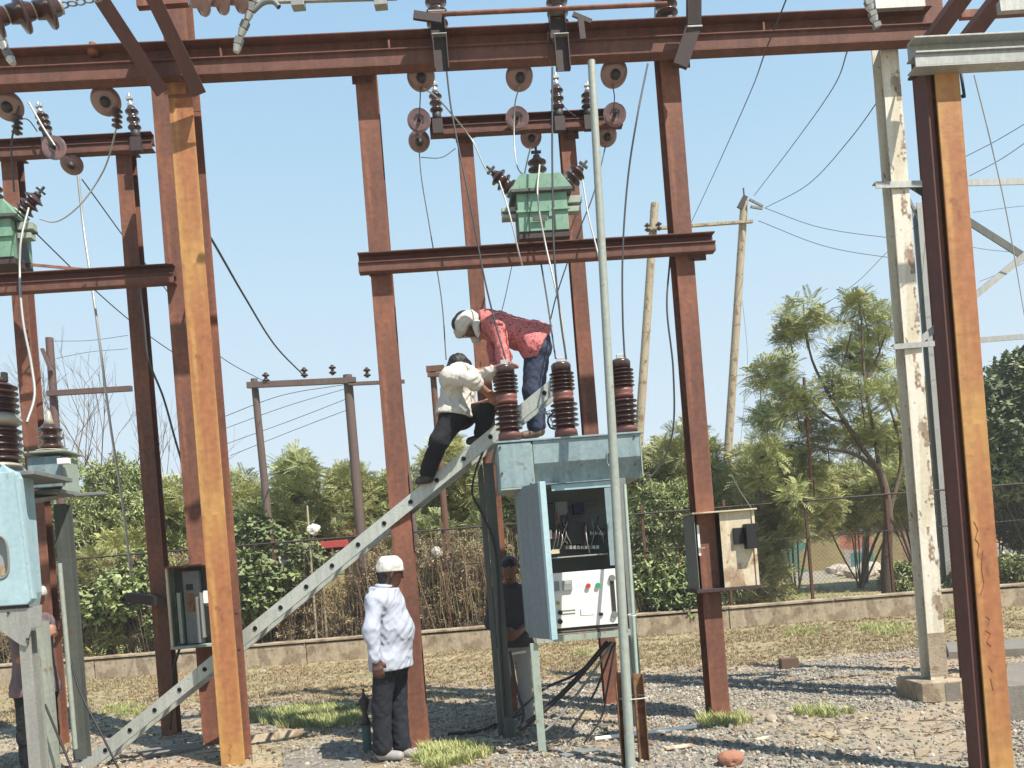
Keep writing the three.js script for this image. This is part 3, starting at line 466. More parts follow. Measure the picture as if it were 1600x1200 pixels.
solo('hanging_cable', 'dark cable hanging from the top of the kiosk into its corner post', 'cable', tube([W(872, 640, .4), W(856, 655, .45), W(860, 668, .42), W(878, 672, .4)], .008, 14), M.cable);
solo('wire_tangle', 'loose bundle of thin wires beside the middle bushing', 'wires', [0, 1, 2, 3, 4, 5].map((i) => tube([W(836 + i * 4, 632 + i * 3, .38), W(846 + i * 3 + rr(-6, 6), 645 + rr(-8, 8), .4), W(862 + rr(-6, 6), 640 + i * 6, .42), W(876, 634 + i * 7, .46)], .004, 10, 4)), M.wireLight);
// cables under the kiosk
for (const [i, pts, r] of [[0, [[955, 1003, .4], [905, 1050, .3], [848, 1078, .6], [800, 1120, .5]], .012], [1, [[950, 1003, .4], [900, 1062, .4], [850, 1110, .5], [810, 1140, .5]], .024], [2, [[960, 1003, .42], [925, 1090, .5], [880, 1150, .6], [845, 1165, .62]], .01], [3, [[958, 1003, .45], [920, 1060, .45], [860, 1135, .55], [838, 1150, .58]], .012], [4, [[962, 1003, .45], [948, 1080, .5], [940, 1120, .55], [910, 1165, .6]], .009]])
  solo('power_cable', ['thin black', 'thick dark grey', 'curving black', 'pale dusty', 'thin straight'][i] + ' cable running from under the kiosk to the ground', 'cable', tube(pts.map(([u, v, b]) => W(u, v, b)), r, 24, 7), i === 3 ? M.galvDull : M.cable, 'cables under the kiosk');
solo('power_cable', 'black cable looping beside the dark corner post of the kiosk', 'cable', tube([W(757, 700, .2), W(742, 740, .25), W(738, 772, .22), W(752, 800, .15), W(772, 850, .12), W(782, 1000, .12), W(790, 1120, .12)], .011, 40, 6), M.cable, 'cables under the kiosk');
solo('power_cable', 'black cable hanging down in front of the man in the dark shirt', 'cable', tube([W(797, 1018, .3), W(802, 1050, .28), W(810, 1085, .3), W(818, 1115, .35), W(812, 1140, .4)], .012, 24, 6), M.cable, 'cables under the kiosk');
solo('power_cable', 'dark cable lying on the ground left of the kiosk leg', 'cable', tube([gnd(700, 1150), gnd(745, 1146), gnd(790, 1128), gnd(840, 1108)].map((p) => p.add(V(0, .02, 0))), .016, 24, 6), M.cable, 'cables under the kiosk');
// grey conduit pipe and the rusty channels at its foot
{ const b = 1.12, p = loc(gnd(985, 1206)); const foot = at(986, 1206, 6.12), head = W(924, 96, 1.0);
  solo('conduit_pipe', 'tall pale grey conduit pipe standing in front of the kiosk', 'pipe', [rod(foot, head, .037, .030, 14)], M.galvGreen);
  solo('conduit_pipe', 'thin pale conduit beside the tall grey pipe, down the kiosk corner', 'pipe', rod(at(997, 1080, 6.35), W(976, 757, .93), .014, .014, 8), M.mint);
  const bx = (u0, u1, v0, v1, Z, m, n, label) => { const q = at((u0 + u1) / 2, v1, Z), h = at((u0 + u1) / 2 - 5, v0, Z).y - q.y, w = (u1 - u0) / FOC * Z; return solo(n, label, 'steel channel', [box(-w / 2, w / 2, -.1, h, -.006, 0, 0), box(-w / 2, -w / 2 + .006, -.1, h, .0005, .05, 0), box(w / 2 - .006, w / 2, -.1, h, .0005, .05, 0)], m, null, q); };
  bx(973, 986, 1050, 1215, 6.22, M.rustChannel, 'rusty_channel', 'rust brown channel upright at the foot of the grey pipe, left one');
  bx(1000, 1016, 1052, 1210, 6.3, M.rustChannel, 'rusty_channel', 'rust brown channel upright at the foot of the grey pipe, right one');
  for (const [v, w] of [[1092, 'lower'], [962, 'upper']]) { const q = at(v === 1092 ? 993 : 990, v, 6.14), w2 = v === 1092 ? .11 : .03; solo('tie_wire', 'white tie wire round the pipe and uprights, ' + w, 'wire', new THREE.TorusGeometry(.1, .003, 5, 24).rotateX(Math.PI / 2).scale(w2 / .1, 1, .9), M.panelWhite, null, q.add(V(0, 0, -.08))); } }

// ------------------------------------------------------------------ ladder
const LA = W(112, 1215, -.33), LB = W(873, 596, .34), bL0 = 0, bL1 = -.26;
{ const t = thing('ladder', 'aluminium ladder leaning from the ground at lower left up to the kiosk top', 'ladder', LA, null, PHI + Math.atan2(-.67, loc(LB)[0] - loc(LA)[0])), q = inn(t, LB).setZ(0), d = q.clone(), len = d.length(); d.normalize();
  const nrm = V(-d.y, d.x, 0), w = .058;
  for (const [k, z] of [[0, 0], [1, bL1 - bL0]]) { const o = V(0, 0, z); const P = (s, off, zz) => d.clone().multiplyScalar(s).addScaledVector(nrm, off).add(o).add(V(0, 0, zz));
    const g = new THREE.BoxGeometry(len, w * 2, .005), fl = new THREE.BoxGeometry(len, .005, .028), rot = Math.atan2(d.y, d.x), plc = (gg, off, zz) => gg.clone().rotateZ(rot).translate(...P(len / 2, off, zz).toArray()), s = k ? 1 : -1;
    mesh('stile', [plc(g, 0, 0), plc(fl, w - .0025, s * -.0165 * -1), plc(fl, -w + .0025, s * -.0165 * -1)].map((x) => x.toNonIndexed()), M.alu, t); }
  for (let s = .12; s < len - .1; s += .303) { const p = d.clone().multiplyScalar(s); mesh('rung', rod(p.clone().add(V(0, 0, .006)), p.clone().add(V(0, 0, bL1 - bL0 - .006)), .02, .02, 12), M.alu, t); mesh('rung_plug', [lathe([[.013, 0], [.021, 0], [.021, .004], [.013, .004]], 12).rotateX(Math.PI / 2).translate(p.x, p.y, .0062), lathe([[0, 0], [.0128, 0], [0, .001]], 12).rotateX(Math.PI / 2).translate(p.x, p.y, .0063)], M.black, t); }
}
// ------------------------------------------------------------------ boxes on the columns
{ const b = .2, t = thing('meter_box', 'rusty cream sheet metal meter box on the right red column, half open', 'box', S(aF[1], 0, 0)), X = (u, v = 860) => inn(t, W(u, v, b)), p0 = X(1089, 918), p1 = X(1182, 800), y0 = X(1135, 918).y, y1 = X(1135, 800).y, xl = X(1088).x, xr = X(1183).x, xm = X(1128).x;
  const T = (n, m, ...g) => mesh(n, g, m, t);
  T('roof', M.cream, box(xl - .02, xr + .015, y1 + .001, y1 + .014, -.2, b + .04, .002)); T('floor', M.dark, box(xl - .03, xr + .01, y0 - .03, y0 - .001, -.2, b + .03, .002));
  T('side', M.galvDull, box(xl, xl + .005, y0, y1, -.18, b, 0)); T('side', M.cream, box(xr - .005, xr, y0, y1, -.18, b, 0)); T('back', M.galvDull, box(xl + .006, xr - .006, y0, y1, -.2, -.19, 0));
  T('front_cover', M.cream, box(xm, xr - .03, y0, y1, b - .006, b, .002)); T('corner_trim', M.cream, box(xr - .0295, xr - .006, y0, y1, b - .012, b + .012, .002)); T('inner_strip', M.panelWhite, box(xl + .035, xl + .055, mix(y0, y1, .45), mix(y0, y1, .86), b - .06, b - .05, 0)); T('hasp', M.galv, box(xl + .03, xl + .09, mix(y0, y1, .54), mix(y0, y1, .56), b - .05, b - .03, 0));
  const m = (u0, u1, v0, v1, d, n) => { const q = X(u0, v1), r = X(u1, v0); T(n, M.black, box(q.x, r.x, q.y, r.y, b + .0005, b + d, .004)); };
  m(1146, 1160, 824, 851, .03, 'dial_case'); m(1163, 1175, 818, 858, .09, 'cable_box'); }
{ const bw = -.65, b = .3, t = thing('junction_box', 'pale green open fronted junction box beside the left ochre column', 'box', S(aF0, 0, -.95)), X = (u, v = 950) => inn(t, W(u, v, bw)), y0 = X(292, 1009).y, y1 = X(290, 886).y, xl = X(262).x, xr = X(334).x;
  const T = (n, m, ...g) => mesh(n, g, m, t);
  T('roof', M.red, box(xl - .02, xr, y1 + .001, y1 + .018, -.06 + .15, b + .05, .002)); T('floor', M.mint, box(xl, xr, y0 - .025, y0 - .001, .09, b + .02, .002));
  T('side', M.cream, box(xl, xl + .022, y0, y1, b - .03, b, .002)); T('side', M.mint, box(xl + .001, xl + .008, y0, y1, .1, b - .031, 0)); T('back', M.greenDark, box(xl + .009, xr, y0, y1, .09, .098, 0));
  T('inner_jamb', M.mint, box(X(274).x, X(279).x, y0 + .02, mix(y0, y1, .68), .11, b - .06, 0));
  T('switch_panel', M.galvDull, box(X(283).x, X(309).x, y0 + .01, y1 - .04, .13, .2, .004)); T('panel_window', M.black, box(X(288).x, X(299).x, mix(y0, y1, .7), mix(y0, y1, .78), .2005, .206, .001)); T('panel_patch', M.rustChannel, box(X(287).x, X(300).x, mix(y0, y1, .42), mix(y0, y1, .66), .2005, .204, .001));
  T('edge_strip', M.galv, box(X(309.5).x, X(313).x, mix(y0, y1, .08), mix(y0, y1, .66), .13, .23, .002)); T('name_card', M.panelWhite, box(X(314).x, X(330).x, mix(y0, y1, .52), mix(y0, y1, .68), .2, .206, 0)); T('fuse', M.black, box(X(314).x, X(330).x, mix(y0, y1, .1), mix(y0, y1, .48), .12, .19, .003)); }
solo('column_bracket', 'dark angle bracket on the red rear column left of the junction box', 'bracket', [angleBar(W(197, 934, -1.55), W(256, 941, -1.5), .1, .012)], M.dark);

// ------------------------------------------------------------------ left kiosk and the small unit behind it
{ const b = 1.0, t = thing('breaker_kiosk', 'light blue breaker kiosk with oval window, cut by the left edge', 'switchgear', S(L(20, 850, b)[0], 0, 0)), Q = (u, v, bb = b) => { const p = inn(t, W(u, v, bb)); return [p.x, p.y]; };
  const sh = (pts) => new THREE.Shape(pts.map((p) => new THREE.Vector2(...p)));
  const ex = (pts, z0, z1, holes, bev = .008) => { const s = sh(pts); if (holes) s.holes.push(holes); return new THREE.ExtrudeGeometry(s, { depth: z1 - z0, bevelEnabled: true, bevelSize: bev, bevelThickness: bev, bevelSegments: 2, curveSegments: 20 }).translate(0, 0, z0); };
  const fr = [Q(-190, 752), Q(23, 738), Q(28, 748), Q(50, 935), Q(42, 943), Q(-180, 958)];
  const hole = new THREE.Path(); const [hx, hy] = Q(-6, 871), rx = .095, ry = .165; hole.moveTo(hx + rx, hy); for (let i = 1; i <= 28; i++) { const a = i / 28 * Math.PI * 2, ss = (q) => Math.sign(q) * Math.abs(q) ** .6; hole.lineTo(hx + rx * ss(Math.cos(a)), hy + ry * ss(Math.sin(a))); }
  mesh('front_cover', ex(fr, b - .06, b, hole), M.skyblue, t);
  mesh('window_pane', box(hx - .1, hx + .1, hy - .17, hy + .17, b - .055, b - .045, 0), M.greyIn, t);
  { const rim = []; for (let i = 0; i <= 28; i++) { const a = i / 28 * Math.PI * 2, ss = (q) => Math.sign(q) * Math.abs(q) ** .6; rim.push(V(hx + rx * ss(Math.cos(a)), hy + ry * ss(Math.sin(a)), b + .008)); } mesh('window_rim', tube(rim, .011, 60, 6), M.galvDull, t); mesh('window_label', box(hx + .0, hx + .07, hy - .14, hy - .06, b - .044, b - .04, 0), M.cream, t); }
  mesh('body', ex([Q(-190, 748, .6), Q(38, 734, .6), Q(50, 745, .6), Q(64, 925, .6), Q(60, 945, .6), Q(-180, 958, .6)], .6, b - .09), M.skyblue, t);
  mesh('cover_rib', [bar(V(...Q(26, 742), b + .004), V(...Q(52, 935), b + .004), .022, .018)], M.skyblue, t);
  mesh('gasket', [box(Q(-180, 950)[0], Q(40, 945)[0], Q(20, 951)[1], Q(20, 945)[1], b - .05, b - .012, 0)], M.black, t);
  mesh('gusset', ex([Q(-60, 958), Q(44, 950), Q(62, 946), Q(62, 978), Q(46, 982), Q(38, 1010), Q(30, 1008), Q(-40, 960)], b - .03, b - .024, null, .003), M.galv, t); mesh('gusset_bolt', bolts([[...Q(11, 958), b - .02], [...Q(41, 999), b - .02]], .01), M.iron, t);
  mesh('top_flange', box(Q(-150, 740)[0], Q(40, 728)[0], Q(0, 741)[1], Q(0, 734)[1], .25, b - .12, .003), M.galvDull, t);
  const leg = (u0, u1, bb, m) => { const p = inn(t, W((u0 + u1) / 2, 1100, bb)), w = (u1 - u0) / 1300 * 6.5; mesh('leg', isect(Q(40, 985)[1] + .15, w, .09, .009, .008).translate(p.x, -.1, bb - .05), m, t); };
  leg(37, 55, b - .04, M.galv); leg(62, 78, .62, M.galvGreen);
  mesh('leg_plate', box(inn(t, W(58, 1130, .8)).x, inn(t, W(70, 1130, .8)).x, 0, 1.2, .78, .8, 0), M.galvGreen, t);
  const p = W(2, 733, .78), h = W(2, 590, .78).y - p.y, u = thing('kiosk_bushing', 'brown and grey ribbed bushing on the light blue kiosk at the left edge', 'bushing', p);
  mesh('base', lathe([[0, 0], [.16, 0], [.15, .03], [.12, .05], [0, .05]], 22), M.porcGrey, u); mesh('lower_porcelain', lathe(sheds(5, .0505, h * .45, .125, .165), 26), M.porcelain, u); mesh('collar', lathe([[0, h * .4505], [.12, h * .4505], [.17, h * .5], [.175, h * .53], [.14, h * .6], [0, h * .6]], 24), M.porcGrey, u); mesh('upper_porcelain', lathe(sheds(5, h * .6005, h * .93, .12, .16), 26), M.porcelain, u); mesh('terminal', [lathe([[0, h * .9305], [.09, h * .9305], [.08, h], [0, h]], 16), box(-.03, .03, h + .0005, h + .08, -.02, .02, .004), box(.06, .1, h * .95, h + .04, -.02, .02, .004)], M.iron, u); }
{ const b = .1, t = thing('pole_box', 'small grey blue box with brown insulator on a steel post, behind the left kiosk', 'switchgear', W(98, 1160, b)), Q = (u, v, bb = b) => inn(t, W(u, v, bb));
  const T = (n, m, g) => mesh(n, g, m, t), bx = (u0, u1, v0, v1, z0, z1) => { const p = Q(u0, v1), q = Q(u1, v0); return box(p.x, q.x, p.y, q.y, z0, z1, .004); };
  T('case', M.blue, bx(55, 102, 714, 765, -.18, .1)); T('case_side', M.mint, bx(102.3, 107, 716, 768, -.17, .08)); T('lid', M.mint, bx(45, 113, 705, 713, -.22, .15)); T('platform', M.galvDull, [bx(42, 112, 767, 778, -.2, .2), bx(112, 158, 767, 775, -.15, -.05)]); T('platform_arm', M.galv, bar(Q(40, 782, .4), Q(84, 776, .1), .09, .04));
  const l = Q(97, 779), f = Q(114, 1180); T('post', M.greenDark, isect(l.y + .1, .115, .1, .01, .008).translate(l.x, -.15, 0)); T('lamp_case', M.panelWhite, bx(104, 120, 719, 729, .11, .17));
  const p = Q(80, 704); T('insulator', M.porcelain, lathe(sheds(3, p.y, p.y + .22, .06, .1), 18).translate(p.x, 0, 0)); T('insulator_cap', M.porcGrey, lathe([[0, p.y + .2205], [.05, p.y + .2205], [.03, p.y + .27], [.02, p.y + .34], [0, p.y + .34]], 12).translate(p.x, 0, 0)); T('insulator_foot', M.cream, lathe([[0, p.y - .01], [.13, p.y - .01], [.12, p.y + .0005], [0, p.y + .0005]], 18).translate(p.x, 0, 0)); }
solo('galvanised_strut', 'slim pale green conduit right of the left kiosk legs', 'pipe', rod(W(118, 1170, .35), W(93, 880, .35), .02, .02, 8), M.galvGreen);
solo('stay_cable', 'thin dark stay cable slanting to the ground between left kiosk and ladder', 'cable', tube([W(104, 1010, .3), W(125, 1080, .4), W(160, 1150, .5), W(192, 1215, .55)], .009, 16, 6), M.cable, 'stay cables at lower left');
solo('stay_cable', 'thin dark stay cable slanting down in front of the left kiosk legs', 'cable', tube([W(70, 1100, .7), W(95, 1160, .75), W(116, 1210, .8)], .009, 16, 6), M.cable, 'stay cables at lower left');
solo('floor_cable', 'black cable curving down from the open junction box to the ground', 'cable', tube([W(281, 1012, -.75), W(272, 1045, -.8), W(270, 1090, -.9), W(266, 1140, -1.1)], .012, 16, 6), M.cable);

// ------------------------------------------------------------------ white post, grey post and braces at the right
{ const p = W(1462, 1083, 0), h = W(1386, 66, 0).y; const a = loc(p)[0];
  const t = thing('white_post', 'white painted steel post with rust streaks on a concrete footing', 'steel post', S(a, 0, 0)); mesh('section', isect(h, .165, .17, .012, .01), M.white, t); mesh('foot_band', [box(-.083, .083, .22, .62, .0852, .0872, 0)], M.stain, t);
  const f = thing('concrete_footing', 'stained concrete block under the white post', 'footing', S(a, 0, 0)); mesh('block', box(-.24, .2, -.1, .19, -.26, .2, .015), M.stain, f); mesh('bare_patch', box(-.02, .12, .0, .17, .2005, .204, 0), M.concrete, f);
  const c = copyOf(t, 'white painted steel post beyond the right edge of the picture', S(a + 2.1, 0, -.1));
  const arm = (label, u0, v0, u1, v1, w, m, b0 = .11, b1 = .05) => solo('cross_brace', label, 'steel brace', angleBar(W(u0, v0, b0), W(u1, v1, b1), w, .01), m);
  arm('pale steel strap across the white post, upper, running to the right', 1368, 289, 1700, 281, .062, M.galv); arm('pale steel strap across the white post, lower, running to the right', 1396, 542, 1700, 518, .05, M.galv);
  arm('dark diagonal brace running down right behind the ochre column', 1424, 289, 1605, 404, .075, M.greenDark, -.02, -.05); arm('pale diagonal brace running up right behind the ochre column', 1438, 532, 1605, 396, .06, M.galv, .0, -.04);
  const z = 17, s = at(1484, 908, z), sh = at(1452, 318, z); const g = thing('grey_post', 'slim galvanised grey post far behind, between white post and ochre column', 'steel post', V(s.x, 0, s.z)); mesh('section', isect(sh.y, .24, .2, .02, .015), M.galv, g); mesh('pole_top', [bar(V(-.35, sh.y + .28, 0), V(.3, sh.y + .55, 0), .06, .06), bar(V(-.3, sh.y + .3, 0), V(0, sh.y - .4, 0), .05, .05)], M.galvDull, g); }
solo('hanging_strap', 'short dark cable tail hanging from the head of the right ochre column', 'cable', tube([W(1500, 105, 2.3), W(1504, 130, 2.32), W(1507, 155, 2.3), W(1503, 148, 2.3)], .01, 12, 5), M.cable);

// ------------------------------------------------------------------ poles beyond the fence
function farGantry(label, Z, posts, arms, ins, m = M.dark) {
  const p0 = at(...posts[0].slice(2, 4), Z), t = thing('line_pole', label, 'line poles', V(p0.x, 0, p0.z), null, 0);
  for (const [u0, v0, u1, v1, w] of posts) { const a = inn(t, at(u0, v0, Z)), c = inn(t, at(u1, v1, Z)), d = c.clone().sub(a), k = (a.y + .2) / (a.y - c.y); c.copy(a).addScaledVector(d, k); mesh('pole', rod(c, a, w / FOC * Z * .55, w / FOC * Z * .45, 10), m, t); }
  for (const [u0, v0, u1, v1, w] of arms) mesh('crossarm', bar(inn(t, at(u0, v0, Z - .12)), inn(t, at(u1, v1, Z - .12)), w / FOC * Z, .08), m, t);
  for (const [u, v] of ins) { const p = inn(t, at(u, v, Z - .12)); mesh('insulator', lathe(sheds(2, 0, .2, .03, .075), 12).translate(p.x, p.y, p.z), M.porcelain, t); }
}
farGantry('dark line poles with crossarm and small insulators, beyond the fence left of centre', 16.7, [[397, 592, 418, 800, 12], [543, 586, 566, 860, 16], [622, 598, 640, 760, 9]], [[386, 602, 556, 594, 9], [545, 600, 632, 596, 5]], [[416, 598], [476, 590], [520, 586], [574, 590]], std({ map: paintTex([.17, .12, .10], [.12, .085, .075], RUST) }));
farGantry('dark line pole with a long arm at the left, behind the small box unit', 16.6, [[77, 528, 112, 1015, 13]], [[74, 615, 206, 607, 8], [66, 545, 80, 580, 4]], [], std({ map: paintTex([.17, .10, .09], [.12, .075, .07], RUST) }));
farGantry('thin red pole with a short dark crossarm behind the man climbing the ladder', 16.8, [[676, 578, 699, 860, 11]], [[666, 577, 694, 575, 9], [668, 586, 690, 585, 6]], [], M.rustPost);
farGantry('two leaning weathered cream poles joined by a steel arm, beyond the fence right of centre', 20, [[1023, 318, 996, 720, 14], [1163, 312, 1134, 760, 13]], [[1010, 358, 1176, 346, 4]], [[1012, 362], [1030, 360]], M.palepole);
{ const t = thing('pole_top_fitting', 'small dark pole head fitting with wire clamps on the right cream pole', 'fitting', at(1163, 312, 19.9), null, 0); mesh('cap', bar(V(-.16, -.22, .06), V(.02, .06, .06), .12, .05), M.iron, t); mesh('clamp', [bar(V(.1, -.02, .05), V(.42, -.22, .05), .05, .05), bar(V(.12, -.2, .05), V(.4, -.27, .05), .05, .05)], M.galvDull, t); mesh('spike', bar(V(0, .06, 0), V(0, .28, 0), .03, .03), M.iron, t); }
solo('thin_pole', 'thin rust brown pole standing inside the neem tree', 'pole', rod(at(1268, 760, 16.4), at(1256, 590, 16.4), .035, .03, 8), M.red);

// ------------------------------------------------------------------ overhead wires and droppers
const WIRES = [
  ['dropper', 'black dropper from the left disc down behind the climbing man', .006, M.wire, [[655, 238, -1.2], [658, 275, -1], [672, 360, -.6], [690, 470, -.3], [697, 562, 0]]],
  ['dropper', 'black dropper from the left switch post down to the left bushing', .008, M.wire, [[698, 112, .4], [705, 170, .4], [735, 320, .5], [758, 440, .5], [778, 520, .52], [793, 570, .55]]],
  ['dropper', 'black dropper from the middle switch post straight down to the middle bushing', .009, M.wire, [[863, 105, .42], [863, 260, .45], [866, 400, .5], [876, 500, .52], [885, 562, .55]]],
  ['dropper', 'black dropper right of the grey pipe down to the right bushing', .009, M.wire, [[1012, 100, .3], [996, 180, .55], [982, 270, .5], [973, 390, .5], [973, 500, .5], [976, 560, .5]]],
  ['dropper', 'long black lead bowing down right of the kiosk to its back', .009, M.wire, [[1047, 402, 0], [1042, 480, .1], [1052, 580, .1], [1050, 680, 0], [1030, 730, -.05], [1004, 756, -.05]]],
  ['dropper', 'black lead slanting from the crossbeam behind the bending man', .008, M.wire, [[845, 410, .1], [855, 470, .2], [865, 540, .4], [868, 560, .5]]],
  ['jumper', 'pale jumper from the right transformer bushing down to the pipe', .008, M.wireLight, [[910, 280, 0], [920, 340, .3], [935, 400, .6], [946, 470, .8]]],
  ['jumper', 'pale jumper from the middle transformer bushing past the middle crossbeam', .009, M.wireLight, [[843, 258, .1], [840, 310, .28], [852, 380, .3], [868, 450, .4], [878, 500, .45], [884, 560, .5]]],
  ['jumper', 'pale jumper from the left transformer bushing down past the crossbeam', .008, M.wireLight, [[780, 283, .1], [795, 330, .25], [812, 400, .25], [816, 415, .2]]],
  ['jumper', 'white jumper looping from the middle disc to the transformer', .007, M.wireLight, [[812, 134, .1], [804, 170, -.5], [804, 230, -.5], [812, 268, -.3], [832, 276, -.1], [845, 270, 0]]],
  ['jumper', 'dark jumper from the small disc above the transformer', .008, M.wire, [[829, 230, -1.2], [824, 250, -1], [818, 280, -.6], [814, 300, -.2]]],
  ['jumper', 'pale jumper from the left disc over the rear beam to the transformer', .008, M.wireLight, [[660, 136, .1], [690, 160, -.5], [735, 215, -.9], [760, 265, -.5], [785, 285, -.1]]],
  ['jumper', 'short dark link between the left upper and ribbed disc', .006, M.wire, [[657, 138, .1], [656, 165, -.4], [655, 186, -1]]],
  ['jumper', 'short dark link between the right upper and ribbed disc', .006, M.wire, [[957, 132, .1], [960, 152, -.4], [958, 176, -1]]],
  ['jumper', 'dark tail from the small right disc slanting down behind the pipe', .007, M.wire, [[946, 228, -1.2], [940, 255, -1.1], [925, 310, -1], [905, 360, -1], [870, 460, -1.1], [860, 500, -1.2]]],
  ['jumper', 'thin curved wire from the left small disc to the rear column', .004, M.wire, [[657, 246, -1.2], [690, 246, -1.2], [712, 232, -1.2]]],
  ['jumper', 'thin loop wire beside the right rear insulator', .004, M.wire, [[880, 165, -1.1], [890, 175, -1.1], [900, 182, -1.1]]],
  ['jumper', 'thin wire slanting under the crossbeam behind the red shirt', .004, M.wire, [[800, 415, -.8], [788, 470, -.9], [780, 500, -1]]],
  ['jumper', 'white jumper hanging in front of the left transformer to the left kiosk', .011, M.wireLight, [[45, 325, -.8], [33, 375, -.7], [31, 430, -.65], [36, 500, -.3], [50, 575, .2], [54, 620, .4], [42, 660, .6]]],
  ['jumper', 'curving pale wire from the left transformer up to the right post insulator', .008, M.wireLight, [[62, 342, -.95], [85, 347, -.95], [120, 325, -.95], [160, 270, -.9], [182, 200, -.4], [184, 195, 0]]],
  ['jumper', 'dark wire from the disc at the left edge to the crossbeam below', .008, M.wire, [[30, 165, .05], [22, 200, .02], [18, 225, 0], [22, 300, -.2]]],
  ['jumper', 'short wire from the small insulator to the leaning post insulator', .006, M.wire, [[30, 185, 0], [45, 188, -.7], [58, 205, -1.4]]],
  ['jumper', 'pale rod on the leaning post insulator of the left rear beam', .012, M.wireLight, [[45, 160, -1.4], [68, 200, -1.36], [86, 228, -1.33]]],
  ['dropper', 'pale thick lead hanging from the left rear disc down to the bushes', .014, M.wireLight, [[122, 275, -1.6], [130, 350, -1.6], [150, 490, -1.3], [172, 660, -1.5], [192, 790, -1.8], [205, 900, -2]]],
  ['dropper', 'long dark wire from the left rear disc slanting behind the columns', .007, M.wire, [[128, 280, -1.6], [150, 310, -1.8], [195, 372, -2.5], [250, 440, -4], [330, 545, -6], [420, 600, -9]]],
  ['dropper', 'dark wire from the left transformer slanting down right', .007, M.wire, [[50, 358, -.95], [108, 415, -1.4], [190, 490, -3], [262, 545, -5], [345, 592, -8]]],
  ['dropper', 'black lead bowing down between the two left columns', .012, M.wire, [[217, 450, -1.3], [225, 500, -1.3], [232, 560, -1.3], [255, 620, -1.3], [272, 680, -1.3], [290, 745, -1.3], [300, 800, -1.3]]],
  ['line_wire', 'dark line wire from behind the ochre column down to the far poles', .014, M.wire, [[300, 330, 0], [328, 370, -1], [380, 460, -3], [430, 540, -6], [474, 586, -9]]],
  ['line_wire', 'dark line wire beside the right front column running up right', .008, M.wire, [[1066, 378, -14], [1100, 305, -12], [1130, 240, -8], [1170, 150, -5], [1198, 75, 0]]],
  ['line_wire', 'dark line wire from the cream pole to the top beam', .008, M.wire, [[1178, 306, -12.4], [1240, 225, -8], [1300, 140, -4], [1328, 68, 0]]],
  ['line_wire', 'dark line wire from the cream pole towards the white post', .008, M.wire, [[1195, 325, -12.4], [1260, 290, -9], [1330, 215, -5], [1392, 128, -2]]],
  ['line_wire', 'fine far wire sagging right of the cream pole, upper', .008, M.wire, [[1195, 325, -12.4], [1280, 355, -12.6], [1425, 376, -13]]],
  ['line_wire', 'fine far wire sagging right of the cream pole, lower', .008, M.wire, [[1185, 345, -12.4], [1290, 385, -12.6], [1428, 408, -13]]],
  ['line_wire', 'fine wire crossing the sky right of the ochre column, upper', .006, M.wire, [[1508, 245, -6], [1560, 218, -5], [1640, 170, -4]]],
  ['line_wire', 'fine wire crossing the sky right of the ochre column, second', .006, M.wire, [[1515, 275, -6], [1570, 245, -5], [1640, 195, -4]]],
  ['line_wire', 'fine wire crossing the sky right of the ochre column, third', .005, M.wire, [[1520, 332, -8], [1570, 325, -8], [1640, 318, -8]]],
  ['line_wire', 'fine wire crossing the sky right of the ochre column, fourth', .005, M.wire, [[1510, 385, -8], [1560, 392, -8], [1640, 396, -8]]],
  ['line_wire', 'fine wire crossing the sky right of the ochre column, lowest', .005, M.wire, [[1530, 440, -8], [1580, 420, -8], [1640, 392, -8]]],
  ['line_wire', 'pale thin wire hanging down right of the ochre column', .005, M.wireLight, [[1522, 118, 1], [1545, 210, .6], [1572, 330, .2], [1590, 430, 0], [1602, 500, 0]]],
  ['line_wire', 'fine sagging wire between grey post and white post', .004, M.wire, [[1448, 345, -7], [1442, 420, -7], [1434, 520, -7], [1430, 600, -7]]],
  ['line_wire', 'fine wire slanting up behind the neem tree', .006, M.wire, [[1290, 475, -9], [1340, 440, -9], [1385, 395, -9], [1440, 345, -9]]],
  ['line_wire', 'far thin wire left of centre, top of four', .007, M.wire, [[340, 655, -9.5], [440, 618, -9.5], [545, 600, -9.5]]],
  ['line_wire', 'far thin wire left of centre, second of four', .006, M.wire, [[345, 672, -9.5], [450, 634, -9.5], [545, 606, -9.5]]],
  ['line_wire', 'far thin wire left of centre, third of four', .006, M.wire, [[350, 695, -9.5], [460, 655, -9.5], [550, 620, -9.5]]],
  ['line_wire', 'far thin wire left of centre, lowest of four', .006, M.wire, [[360, 712, -9.5], [470, 668, -9.5], [555, 636, -9.5]]],
  ['line_wire', 'far thin wire at the left between the poles', .005, M.wire, [[80, 533, -9.2], [140, 532, -9.2], [200, 524, -9.2]]],
  ['line_wire', 'far thin wire at the left below the first', .005, M.wire, [[88, 560, -9.2], [140, 550, -9.2], [200, 545, -9.2]]],
  ['line_wire', 'fine wire dropping along the right cream pole', .004, M.wire, [[1160, 470, -12], [1168, 560, -12], [1162, 640, -12], [1150, 760, -12]]],
  ['line_wire', 'thin stay wire slanting over the bushes right of the front column', .007, M.wireLight, [[1142, 740, -7.5], [1155, 765, -7.8], [1178, 800, -8]]],
  ['line_wire', 'dark line wire from the right dropper up out of the picture', .007, M.wire, [[1023, 40, .2], [1024, 0, .2], [1025, -40, .2]]],
  ['line_wire', 'dark line wire leaving the top beam at the upper right', .007, M.wire, [[1197, 70, .25], [1212, 40, .3], [1232, -10, .5]]],
];
for (const [n, label, r, m, pts] of WIRES) solo(n, label, 'wire', tube(pts.map(([u, v, b]) => W(u, v, b)), r, Math.max(12, pts.length * 6), 5), m);

